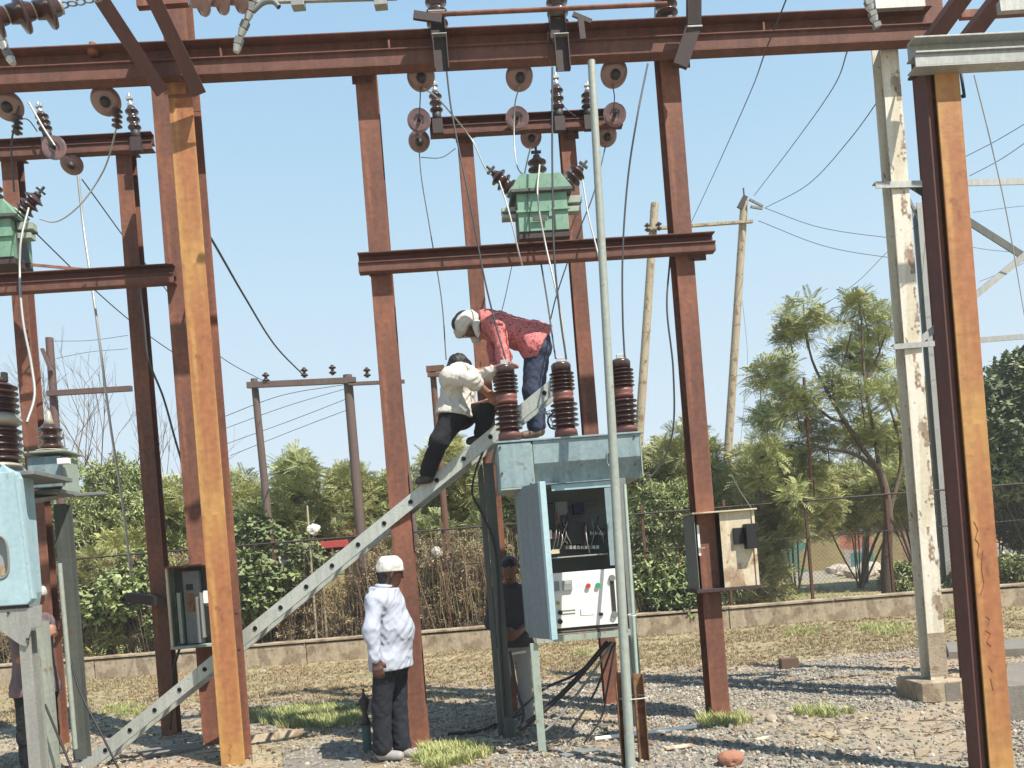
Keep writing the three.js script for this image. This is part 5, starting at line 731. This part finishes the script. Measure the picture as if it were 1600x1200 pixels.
slab('pale concrete slab at the foot of the grey pipe, right side', [[1005, 1152], [1078, 1147], [1105, 1185], [1118, 1230], [1010, 1230]], .02); slab('pale concrete slab under the kiosk, left of the pipe', [[862, 1186], [905, 1170], [965, 1166], [968, 1230], [858, 1230]], .02);
slab('broken concrete slab lying left of the ochre column at the bottom edge', [[215, 1178], [310, 1165], [316, 1172], [230, 1186]], .05);
slab('concrete trench cover at the right edge behind the ochre column', [[1478, 1016], [1680, 1008], [1690, 1022], [1484, 1032]], .12); slab('grey concrete block at the right edge', [[1574, 1128], [1700, 1118], [1690, 1078], [1578, 1085]], .3, M.concrete);
solo('plastic_pipe', 'white plastic pipe lying on the ground behind the grey pipe', 'pipe', rod(gnd(930, 1160).add(V(0, .03, 0)), gnd(1088, 1141).add(V(0, .03, 0)), .018, .018, 8), M.panelWhite);
solo('timber_board', 'thin pale board lying on the ground by the ochre column', 'board', bar(gnd(385, 1162).add(V(0, .03, 0)), gnd(475, 1150).add(V(0, .03, 0)), .09, .03), M.palepole);
solo('loose_brick', 'dark brown brick standing on the reddish ground right of the meter box', 'brick', box(-.11, .11, 0, .13, -.06, .06, .008), plain(.13, .085, .06, { roughness: 1 }), null, gnd(1233, 1044));
solo('red_rock', 'orange lump of brick at the bottom edge right of the slab', 'rock', pebble(1).scale(.095, .085, .08), plain(.33, .15, .095, { roughness: 1 }), null, gnd(1143, 1196).add(V(0, .05, 0)));
for (const [u, v, s, l] of [[1205, 1128, .06, 'pale stone at the left of the gravel by the meter box'], [1232, 1130, .055, 'brown stone in the gravel right of the meter box'], [412, 1052, .06, 'dark stone on the dry grass right of the ochre column'], [1320, 1150, .05, 'pale stone in the gravel left of the footing'], [590, 1160, .04, 'small pale stone at the feet of the standing man']]) solo('stone', l, 'stone', pebble(u).scale(s, s, s), plain(.33, .28, .22, { roughness: 1 }), null, gnd(u, v).add(V(0, s * .4, 0)));
{ const p = gnd(575, 1174), t = thing('pipe_stub', 'short green pipe stub with dark valve beside the standing man', 'pipe stub', p, null, 0), k = 7.0 / FOC; mesh('stub', lathe([[0, -.1], [.04, -.1], [.04, .22], [.055, .222], [.055, .24], [0, .24]], 16), plain(.05, .10, .10), t); mesh('valve', lathe([[0, .2405], [.045, .2405], [.03, .3], [.02, .34], [.035, .4], [.05, .46], [.04, .47], [.012, .5], [.01, .56], [0, .56]], 14), M.iron, t); mesh('handle', bar(V(-.07, .42, 0), V(.03, .44, 0), .02, .02), M.iron, t); }

// ------------------------------------------------------------------ people: capsule fields turned into continuous surfaces
function surf(bones, h, k, o = {}) {            // bones: [a, b, ra, rb]; surface nets over a sparse grid
  const lo = V(1e9, 1e9, 1e9), hi = V(-1e9, -1e9, -1e9), m = .06; for (const [a, b, ra, rb] of bones) { const r = Math.max(ra, rb) + m; for (const p of [a, b]) { lo.min(p.clone().subScalar(r)); hi.max(p.clone().addScalar(r)); } }
  const nx = Math.ceil((hi.x - lo.x) / h) + 2, ny = Math.ceil((hi.y - lo.y) / h) + 2, nz = Math.ceil((hi.z - lo.z) / h) + 2, F = new Float32Array(nx * ny * nz).fill(1), B = bones.map(([a, b, ra, rb]) => { const dx = b.x - a.x, dy = b.y - a.y, dz = b.z - a.z; return [a.x, a.y, a.z, dx, dy, dz, Math.max(1e-9, dx * dx + dy * dy + dz * dz), ra, rb]; });
  const f = (x, y, z, Bs) => { let d = 1; for (const c of Bs) { const px = x - c[0], py = y - c[1], pz = z - c[2]; let t = (px * c[3] + py * c[4] + pz * c[5]) / c[6]; t = t < 0 ? 0 : t > 1 ? 1 : t; const ex = px - c[3] * t, ey = py - c[4] * t, ez = pz - c[5] * t, q = Math.sqrt(ex * ex + ey * ey + ez * ez) - (c[7] + (c[8] - c[7]) * t); const kk = o.hard ? 0 : k, g = kk - Math.abs(d - q); d = Math.min(d, q) - (g > 0 ? g * g / (4 * kk) : 0); } return d; };
  const S8b = 8, half = h * S8b * .87;
  for (let bz = 0; bz < nz; bz += S8b) for (let by = 0; by < ny; by += S8b) for (let bx = 0; bx < nx; bx += S8b) {
    const cx = lo.x + (bx + 4) * h, cy = lo.y + (by + 4) * h, cz = lo.z + (bz + 4) * h; if (f(cx, cy, cz, B) > half + .05) continue;
    const near = B.filter((c) => f(cx, cy, cz, [c]) < half + .05 + k * 2);
    for (let z = bz; z < Math.min(nz, bz + S8b); z++) for (let y = by; y < Math.min(ny, by + S8b); y++) for (let x = bx; x < Math.min(nx, bx + S8b); x++) {
      const X = lo.x + x * h, Y = lo.y + y * h, Z = lo.z + z * h; let d = f(X, Y, Z, near);
      if (o.fold && Math.abs(d) < .06) { const w = fbm(X * o.fs + 50 + Z * o.fs * .7, Y * o.fs * .55 + 50 + Z * o.fs * .5, 2, 256, 4) - .5, w2 = Math.abs(vn(X * o.fs * .9 + 70 + Y * o.fs * .55, Y * o.fs * .8 + 30 + Z * o.fs * .9 - X * 4) - .5) - .2, w3 = Math.abs(vn(X * o.fs * 1.6 + 20 - Y * o.fs, Y * o.fs * 1.2 + 90 + Z * o.fs * 1.3) - .5) - .2; d += o.fold * (w * .7 + w2 * 2.2 + w3 * 1.2); }
      for (const [p, n] of o.cuts ?? []) { const e = (X - p.x) * n.x + (Y - p.y) * n.y + (Z - p.z) * n.z; if (e > d) d = e; }
      F[(z * ny + y) * nx + x] = d; } }
  const pos = [], idx = [], id = new Int32Array(nx * ny * nz).fill(-1), at3 = (x, y, z) => (z * ny + y) * nx + x;
  for (let z = 0; z < nz - 1; z++) for (let y = 0; y < ny - 1; y++) for (let x = 0; x < nx - 1; x++) { let c = 0, sx = 0, sy = 0, sz = 0, mask = 0; const v = []; for (let i = 0; i < 8; i++) { v[i] = F[at3(x + (i & 1), y + (i >> 1 & 1), z + (i >> 2))]; if (v[i] < 0) mask |= 1 << i; } if (mask === 0 || mask === 255) continue;
    for (let i = 0; i < 8; i++) for (const b of [1, 2, 4]) if (!(i & b)) { const j = i | b; if ((v[i] < 0) !== (v[j] < 0)) { const t = v[i] / (v[i] - v[j]); sx += (i & 1) + (b === 1 ? t : 0); sy += (i >> 1 & 1) + (b === 2 ? t : 0); sz += (i >> 2) + (b === 4 ? t : 0); c++; } }
    id[at3(x, y, z)] = pos.length / 3; pos.push(lo.x + (x + sx / c) * h, lo.y + (y + sy / c) * h, lo.z + (z + sz / c) * h); }
  for (let z = 1; z < nz - 1; z++) for (let y = 1; y < ny - 1; y++) for (let x = 1; x < nx - 1; x++) { const a = F[at3(x, y, z)] < 0; const quad = (p, q, r, s, fl) => { const i = [id[p], id[q], id[r], id[s]]; if (i.some((n) => n < 0)) return; fl ? idx.push(i[0], i[1], i[2], i[0], i[2], i[3]) : idx.push(i[0], i[2], i[1], i[0], i[3], i[2]); };
    if (a !== F[at3(x + 1, y, z)] < 0) quad(at3(x, y - 1, z - 1), at3(x, y, z - 1), at3(x, y, z), at3(x, y - 1, z), a); if (a !== F[at3(x, y + 1, z)] < 0) quad(at3(x - 1, y, z - 1), at3(x - 1, y, z), at3(x, y, z), at3(x, y, z - 1), a); if (a !== F[at3(x, y, z + 1)] < 0) quad(at3(x - 1, y - 1, z), at3(x, y - 1, z), at3(x, y, z), at3(x - 1, y, z), a); }
  const g = new THREE.BufferGeometry(); g.setAttribute('position', new THREE.Float32BufferAttribute(pos, 3)); g.setIndex(idx); g.computeVertexNormals(); return g;
}
function handBones(w, dir, palm, out, curl = .5, s = 1) {   // wrist, pointing direction, palm normal, thumb side
  const d = dir.clone().normalize(), t = out.clone().addScaledVector(d, -out.dot(d)).normalize(), n = palm.clone().addScaledVector(d, -palm.dot(d)).addScaledVector(t, -palm.dot(t)).normalize(), B = [], P = (a, b, c) => w.clone().addScaledVector(d, a * s).addScaledVector(t, b * s).addScaledVector(n, c * s);
  for (let i = 0; i < 4; i++) { const off = .030 - i * .020, L = [.078, .084, .078, .062][i], k0 = P(.088 - Math.abs(i - 1) * .004, off, 0); B.push([P(.01, off * .6, 0), k0, .013 * s, .0115 * s]); let a = curl * .6, p = k0; for (let j = 0; j < 3; j++) { const l = L * [.45, .32, .26][j], q = p.clone().addScaledVector(d, l * s * Math.cos(a)).addScaledVector(n, l * s * Math.sin(a)).addScaledVector(t, (off - .0) * .05 * s); B.push([p, q, (.0095 - j * .0008) * s, (.009 - j * .001) * s]); p = q; a += curl * .8; } }
  const q0 = P(.02, .028, .004), q1 = P(.058, .056, .016), q2 = P(.085, .062, .028); B.push([q0, q1, .013 * s, .010 * s], [q1, q2, .010 * s, .008 * s]); return B;
}
function person(label, J, o) {
  const root = thing('person', label, 'person', J.root, o.group, 0), r = (p) => p.clone().sub(J.root), g = o.girth ?? 1, k = o.k ?? 1, mid = (a, b, t = .5) => a.clone().lerp(b, t);
  const hd = r(J.head), face = J.face.clone().normalize(), up = J.headUp.clone().addScaledVector(face, -J.headUp.dot(face)).normalize(), side = face.clone().cross(up), nk = r(J.neck), ch = r(J.chest), pv = r(J.pelvis), sh = J.sh.map(r), el = J.el.map(r), wr = J.wr.map(r), hp = J.hip.map(r), kn = J.knee.map(r), an = J.ank.map(r), toe = J.toe.map(r);
  const H = (f, u2, s2) => hd.clone().addScaledVector(face, f * k).addScaledVector(up, u2 * k).addScaledVector(side, s2 * k);
  const skull = [[H(-.025, .045, 0), H(.03, .04, 0), .083 * k, .078 * k], [H(.04, -.02, 0), H(.045, -.075, 0), .062 * k, .043 * k], [H(-.02, -.04, 0), nk, .058 * k, .056 * k]];
  const faceB = [[H(.094, .012, 0), H(.115, -.022, 0), .009 * k, .014 * k], [H(.098, .018, .03), H(.098, .018, -.03), .011 * k, .011 * k], [H(.082, -.058, .018), H(.082, -.058, -.018), .011 * k, .011 * k], [H(0, .01, .078), H(-.01, -.03, .078), .012 * k, .012 * k], [H(0, .01, -.078), H(-.01, -.03, -.078), .012 * k, .012 * k]];
  const limbs = (e = 0, f = 0) => ({ arms: [0, 1].map((i) => [[sh[i], el[i], .047 * g + e, .042 * g + e], [el[i], wr[i], .041 * g + f, .028 * g + f]]), legs: [0, 1].map((i) => [[hp[i], kn[i], .086 * g + e, .056 * g + e], [kn[i], an[i], .056 * g + e, .040 * g + e]]) });
  const tor = (e) => [[mid(sh[0], ch, .35), mid(sh[1], ch, .35), .082 * g + e, .082 * g + e], [mid(nk, ch, .3), pv, .115 * g + e, .125 * g + e], [sh[0], sh[1], .05 * g + e, .05 * g + e], [hp[0], hp[1], .105 * g + e, .105 * g + e], [mid(ch, sh[0], .4), mid(pv, hp[0], .6), .085 * g + e, .085 * g + e], [mid(ch, sh[1], .4), mid(pv, hp[1], .6), .085 * g + e, .085 * g + e]];
  const b0 = limbs(), hands = [0, 1].flatMap((i) => handBones(wr[i], J.hand[i][0], J.hand[i][1], J.hand[i][2], J.curl ?? .45, k));
  const feet = (e) => [0, 1].flatMap((i) => [[an[i], an[i].clone().add(V(0, -.055, 0)).addScaledVector(toe[i].clone().sub(an[i]), -.12), .04 + e, .036 + e], [an[i].clone().add(V(0, -.05, 0)), toe[i], .040 + e, .028 + e]]);
  mesh('body', surf([...skull, ...faceB, ...tor(-.012), ...b0.arms.flat(), ...b0.legs.flat(), ...hands, ...feet(-.008)], o.cell ?? .0075, .022), o.skin ?? M.skin, root);
  const b1 = limbs(.02, .018), bl = (o.belly ?? []).map(([a, b, ra, rb]) => [r(a), r(b), ra, rb]);
  const sleeves = o.sleeve === 'short' ? b1.arms.map(([a]) => [a[0], mid(a[0], a[1], .8), a[2] + .006, a[3] + .01]) : o.sleeve === 'half' ? b1.arms.flatMap(([a, f]) => [a, [f[0], mid(f[0], f[1], .25), f[2], f[3] + .015]]) : b1.arms.flatMap(([a, f]) => [a, [f[0], mid(f[0], f[1], .95), f[2], f[3] + .004]]);
  const hemN = pv.clone().sub(ch).normalize(), hem = pv.clone().addScaledVector(hemN, o.hem ?? .1), skirt = o.hem > .05 ? [[pv, hem, .15 * g, .165 * g], [hp[0], hp[0].clone().addScaledVector(hemN, .1), .13 * g, .13 * g], [hp[1], hp[1].clone().addScaledVector(hemN, .1), .13 * g, .13 * g]] : [];
  const nd = o.ncut ?? hd.clone().sub(nk).normalize(), ncut = nk.clone().addScaledVector(nd, .02);
  const inLow = (b) => b;
  mesh('shirt', surf([...tor(.02), ...bl, ...skirt, ...sleeves].map(inLow), .009, .055, { fold: o.fold ?? .008, fs: 19, cuts: [[hem, hemN], [ncut, nd]] }), o.shirt, root);
  if (o.collar) { const rg = new THREE.TorusGeometry(.066, .017, 8, 24); rg.scale(1, 1, 1.5).rotateX(Math.PI / 2); mesh('collar', orient(rg, ncut.clone().addScaledVector(nd, .004), ncut.clone().add(nd)), o.shirt, root); }
  const lg = o.leg ?? 1, wst = pv.clone().addScaledVector(hemN, -.05);
  mesh('trousers', surf([[wst, pv, .128 * g, .135 * g], [hp[0], hp[1], .118 * g, .118 * g], ...[0, 1].flatMap((i) => [[hp[i], kn[i], .104 * g * lg, .078 * g * lg], [kn[i], mid(kn[i], an[i], .97), .076 * g * lg, (o.cuff ?? .066)]])], .009, .03, { fold: .008, fs: 17, cuts: [[wst, hemN.clone().negate()]] }), o.trousers, root);
  if (o.belt) mesh('belt_tag', bar(r(o.belt[0]), r(o.belt[1]), .022, .012), M.panelWhite, root);
  for (let i = 0; i < 2; i++) mesh('shoe', surf(feet(.008).slice(i * 2, i * 2 + 2).concat([[toe[i], toe[i].clone().lerp(an[i], .3).setY(toe[i].y), .036, .038]]), .008, .02, { cuts: [[V(0, Math.min(toe[i].y, an[i].y - .05) - .026, 0), V(0, -1, 0)]] }), o.shoes ?? M.shoeDark, root);
  if (o.hair !== false) mesh('hair', surf([[H(-.035, .05, 0), H(.02, .062, 0), .084 * k, .077 * k], [H(-.06, .02, 0), H(-.05, -.035, 0), .058 * k, .052 * k]], .007, .03, { fold: .008, fs: 30, cuts: [[H(.075, .045, 0), face.clone().multiplyScalar(.8).addScaledVector(up, -.6)]] }), M.hair, root);
  if (o.faceParts) { for (const s of [-1, 1]) mesh('eye', new THREE.SphereGeometry(.010 * k, 10, 8).translate(...H(.088, .008, s * .03).toArray()), M.black, root); mesh('mouth', bar(H(.093, -.057, -.02), H(.093, -.057, .02), .006, .004), plain(.09, .03, .025), root); mesh('moustache', rod(H(.094, -.045, -.024), H(.094, -.045, .024), .006, .006, 6), M.hair, root); }
  return { root, H, r };
}
const DN = V(0, -1, 0);
// standing man in white, seen from his right, looking to the right and away
{ const Z = 7.0, f = gnd(606, 1186), P = (u, v, dz = 0) => at(u, v, -f.z + dz), q = { root: V(f.x, 0, f.z), head: P(609, 896), face: V(.9, -.12, -.42), headUp: V(.05, 1, 0), neck: P(600, 921), chest: P(603, 950), pelvis: P(611, 1020),
    sh: [P(586, 940, -.2), P(612, 938, .17)], el: [P(580, 986, -.3), P(600, 990, .3)], wr: [P(587, 1030, -.33), P(608, 1030, .3)], hand: [[V(.12, -1, .05), V(.3, 0, -1), V(1, 0, 0)], [V(.1, -1, 0), V(0, 0, 1), V(1, 0, 0)]],
    hip: [P(603, 1035, -.09), P(618, 1035, .1)], knee: [P(596, 1105, -.08), P(622, 1105, .1)], ank: [P(598, 1170, -.06), P(628, 1166, .08)], toe: [P(624, 1181, -.1), P(652, 1180, .0)] };
  const m = person('standing man in white shirt, white cap and dark jeans, seen from behind his side', q, { girth: 1.02, shirt: M.shirtWhite, trousers: M.jeans, shoes: M.shoeGrey, hem: .13, belly: [[P(606, 948), P(612, 985), .135, .178], [P(612, 985), P(611, 1014), .178, .16]], hair: false, collar: true, cuff: .08, fold: .011, skin: M.skinDark, ncut: V(.12, 1, .05).normalize() });
  const { H, root } = m, up = V(.05, 1, 0).normalize();
  mesh('cap', surf([[H(-.025, .075, 0), H(.025, .072, 0), .086, .083], [H(-.025, .035, 0), H(.03, .035, 0), .094, .088]], .007, .02, { fold: .006, fs: 22, cuts: [[H(0, .012, 0), V(.0, -1, .05).normalize()], [H(0, .15, 0), V(0, 1, 0)]] }), M.cap, root);
  mesh('hair', surf([[H(-.055, .0, 0), H(-.045, -.05, 0), .062, .055]], .007, .02), M.hair, root); }
// man in dark shirt behind the kiosk post, looking down at his hands
{ const Zf = 8.05, P = (u, v, dz = 0) => at(u, v, Zf + dz), g0 = P(806, 1125); const q = { root: V(g0.x, 0, g0.z), head: P(796, 892, -.03), face: V(-.1, -.42, 1), headUp: V(0, 1, .3), neck: P(798, 918), chest: P(799, 945), pelvis: P(802, 1000), sh: [P(773, 930, 0), P(823, 928, 0)], el: [P(768, 972, -.05), P(826, 972, -.05)], wr: [P(783, 992, -.27), P(809, 990, -.27)], hand: [[V(.7, -.1, .5), V(0, .2, -1), V(0, 1, 0)], [V(-.8, -.1, .4), V(0, .2, -1), V(0, 1, 0)]], hip: [P(792, 1012), P(814, 1012)], knee: [P(786, 1072, -.05), P(821, 1072, -.03)], ank: [P(784, 1127, .02), P(826, 1130, 0)], toe: [P(782, 1143, -.17), P(828, 1146, -.17)] };
  person('man in dark shirt and grey trousers, looking down behind the kiosk post', q, { girth: .98, shirt: M.shirtDark, trousers: M.trouserGrey, shoes: M.shoeDark, hem: .06, sleeve: 'half', faceParts: true, skin: M.skinMid, cuff: .058, leg: .85, collar: true, belt: [P(797, 1022, -.17), P(822, 1018, -.17)] }); }
// man in white shirt climbing at the head of the ladder
{ const Zf = 7.38, P = (u, v, dz = 0) => at(u, v, Zf + dz), g0 = P(700, 700); const q = { root: V(g0.x, 0, g0.z), head: P(715, 577, .14), face: V(.55, -.7, -.5), headUp: V(.5, .75, -.1), neck: P(718, 588, .06), chest: P(716, 598), pelvis: P(712, 640), sh: [P(703, 590, -.18), P(737, 585, .17)], el: [P(738, 594, -.33), P(762, 581, .14)], wr: [P(762, 614, -.22), P(781, 574, .05)], hand: [[V(.5, -.6, -.2), V(.5, 0, -1), V(1, .3, 0)], [V(1, .2, -.1), V(0, -1, 0), V(0, 0, 1)]], hip: [P(708, 652, -.1), P(720, 650, .1)], knee: [P(686, 690, -.18), P(764, 634, -.12)], ank: [P(668, 738, -.06), P(752, 676, .0)], toe: [P(656, 752, -.06), P(735, 690, .02)] };
  person('man in white shirt and black trousers climbing near the top of the ladder', q, { girth: 1.05, shirt: M.shirtCream, trousers: M.trouserBlack, shoes: M.shoeDark, hem: .07, sleeve: 'half', skin: M.skinLight, fold: .014, cuff: .07, belt: [P(718, 632, -.23), P(729, 642, -.24)] }); }
// man in red shirt bending over on top of the kiosk
{ const Zf = 7.86, P = (u, v, dz = 0) => at(u, v, Zf + dz), g0 = P(835, 690); const q = { root: V(g0.x, 0, g0.z), head: P(729, 508, -.02), face: V(-.55, -.85, .3), headUp: V(-.8, .5, 0), neck: P(752, 507), chest: P(785, 507), pelvis: P(836, 530), sh: [P(776, 512, -.2), P(774, 508, .2)], el: [P(788, 556, -.25), P(772, 545, .2)], wr: [P(786, 585, -.42), P(774, 578, -.02)], hand: [[V(.2, -1, .4), V(0, 0, -1), V(-1, 0, 0)], [V(.1, -1, .2), V(.3, 0, 1), V(1, 0, 0)]], hip: [P(838, 545, -.1), P(842, 543, .1)], knee: [P(830, 612, -.13), P(838, 610, .12)], ank: [P(836, 668, -.08), P(842, 666, .12)], toe: [P(818, 681, -.12), P(826, 680, .1)] };
  const { H, root } = person('man in red shirt and white head cloth bending over on top of the kiosk', q, { girth: 1.06, shirt: M.shirtRed, trousers: M.jeansBlue, shoes: M.shoeBrown, hem: .1, skin: M.skin, fold: .011, cuff: .07 });
  mesh('head_cloth', surf([[H(.02, .03, .085), H(.02, .03, -.085), .062, .062], [H(.085, .02, .04), H(.085, .02, -.04), .05, .05], [H(.0, -.02, .09), H(.03, -.13, .10), .045, .032], [H(-.06, .0, .05), H(-.06, -.02, -.05), .066, .066], [H(-.02, .01, .08), H(-.02, .01, -.08), .06, .06]], .008, .05, { fold: .02, fs: 14 }), M.cap, root);
  mesh('cloth_tail', surf([[P(744, 505, -.12).sub(q.root), P(747, 526, -.14).sub(q.root), .035, .026]], .007, .03, { fold: .015, fs: 16 }), M.cap, root); }
// man behind the left kiosk holding its leg
{ const f = gnd(62, 1222), Zf = -f.z, P = (u, v, dz = 0) => at(u, v, Zf + dz); const q = { root: V(f.x, 0, f.z), head: P(46, 935), face: V(.7, -.2, -.5), headUp: V(0, 1, 0), neck: P(46, 962), chest: P(48, 985), pelvis: P(55, 1062), sh: [P(28, 978, -.12), P(70, 975, .15)], el: [P(36, 1030, -.2), P(82, 1004, .18)], wr: [P(60, 1000, -.3), P(100, 983, .1)], hand: [[V(.8, .6, -.1), V(0, 0, -1), V(0, 1, 0)], [V(.6, .7, 0), V(1, 0, 0), V(0, 1, 0)]], hip: [P(46, 1078, -.1), P(66, 1078, .1)], knee: [P(44, 1150, -.1), P(76, 1148, .02)], ank: [P(50, 1212, -.04), P(78, 1210, .14)], toe: [P(72, 1226, -.08), P(100, 1222, .1)] };
  const { H, root } = person('man in mauve shirt and dark trousers behind the left kiosk, gripping its leg', q, { girth: 1.08, shirt: M.shirtMauve, trousers: M.trouserBlack, hem: .12, sleeve: 'short', skin: M.skinLight, cuff: .08 });
  mesh('cap', surf([[H(-.03, .06, 0), H(.04, .055, 0), .094, .088], [H(.06, .03, 0), H(.15, .005, 0), .05, .02]], .008, .02, { cuts: [[H(0, .015, 0), V(0, -1, 0)]] }), M.cap, root); }
// far walker beyond the low wall
{ const f = gnd(1470, 917), Zf = -f.z, k = 1.25, P = (u, v, dz = 0) => at(u, v, Zf + dz); const q = { root: V(f.x, 0, f.z), head: P(1467, 850), face: V(-1, 0, .2), headUp: V(0, 1, 0), neck: P(1468, 857), chest: P(1468, 864), pelvis: P(1470, 882), sh: [P(1465, 860, -.17), P(1471, 860, .17)], el: [P(1466, 871, -.22), P(1473, 871, .22)], wr: [P(1464, 881, -.22), P(1471, 881, .22)], hand: [[DN, V(1, 0, 0), V(0, 0, 1)], [DN, V(1, 0, 0), V(0, 0, 1)]], hip: [P(1470, 885, -.09), P(1470, 885, .09)], knee: [P(1467, 900, -.09), P(1472, 900, .09)], ank: [P(1468, 913, -.09), P(1475, 912, .09)], toe: [P(1464, 916, -.09), P(1471, 915, .09)] };
  person('far person in white shirt and dark trousers walking beyond the low wall', q, { shirt: M.shirtWhite, trousers: M.jeans, cell: .014, hem: .08 }); }
renderer.render(scene, camera);
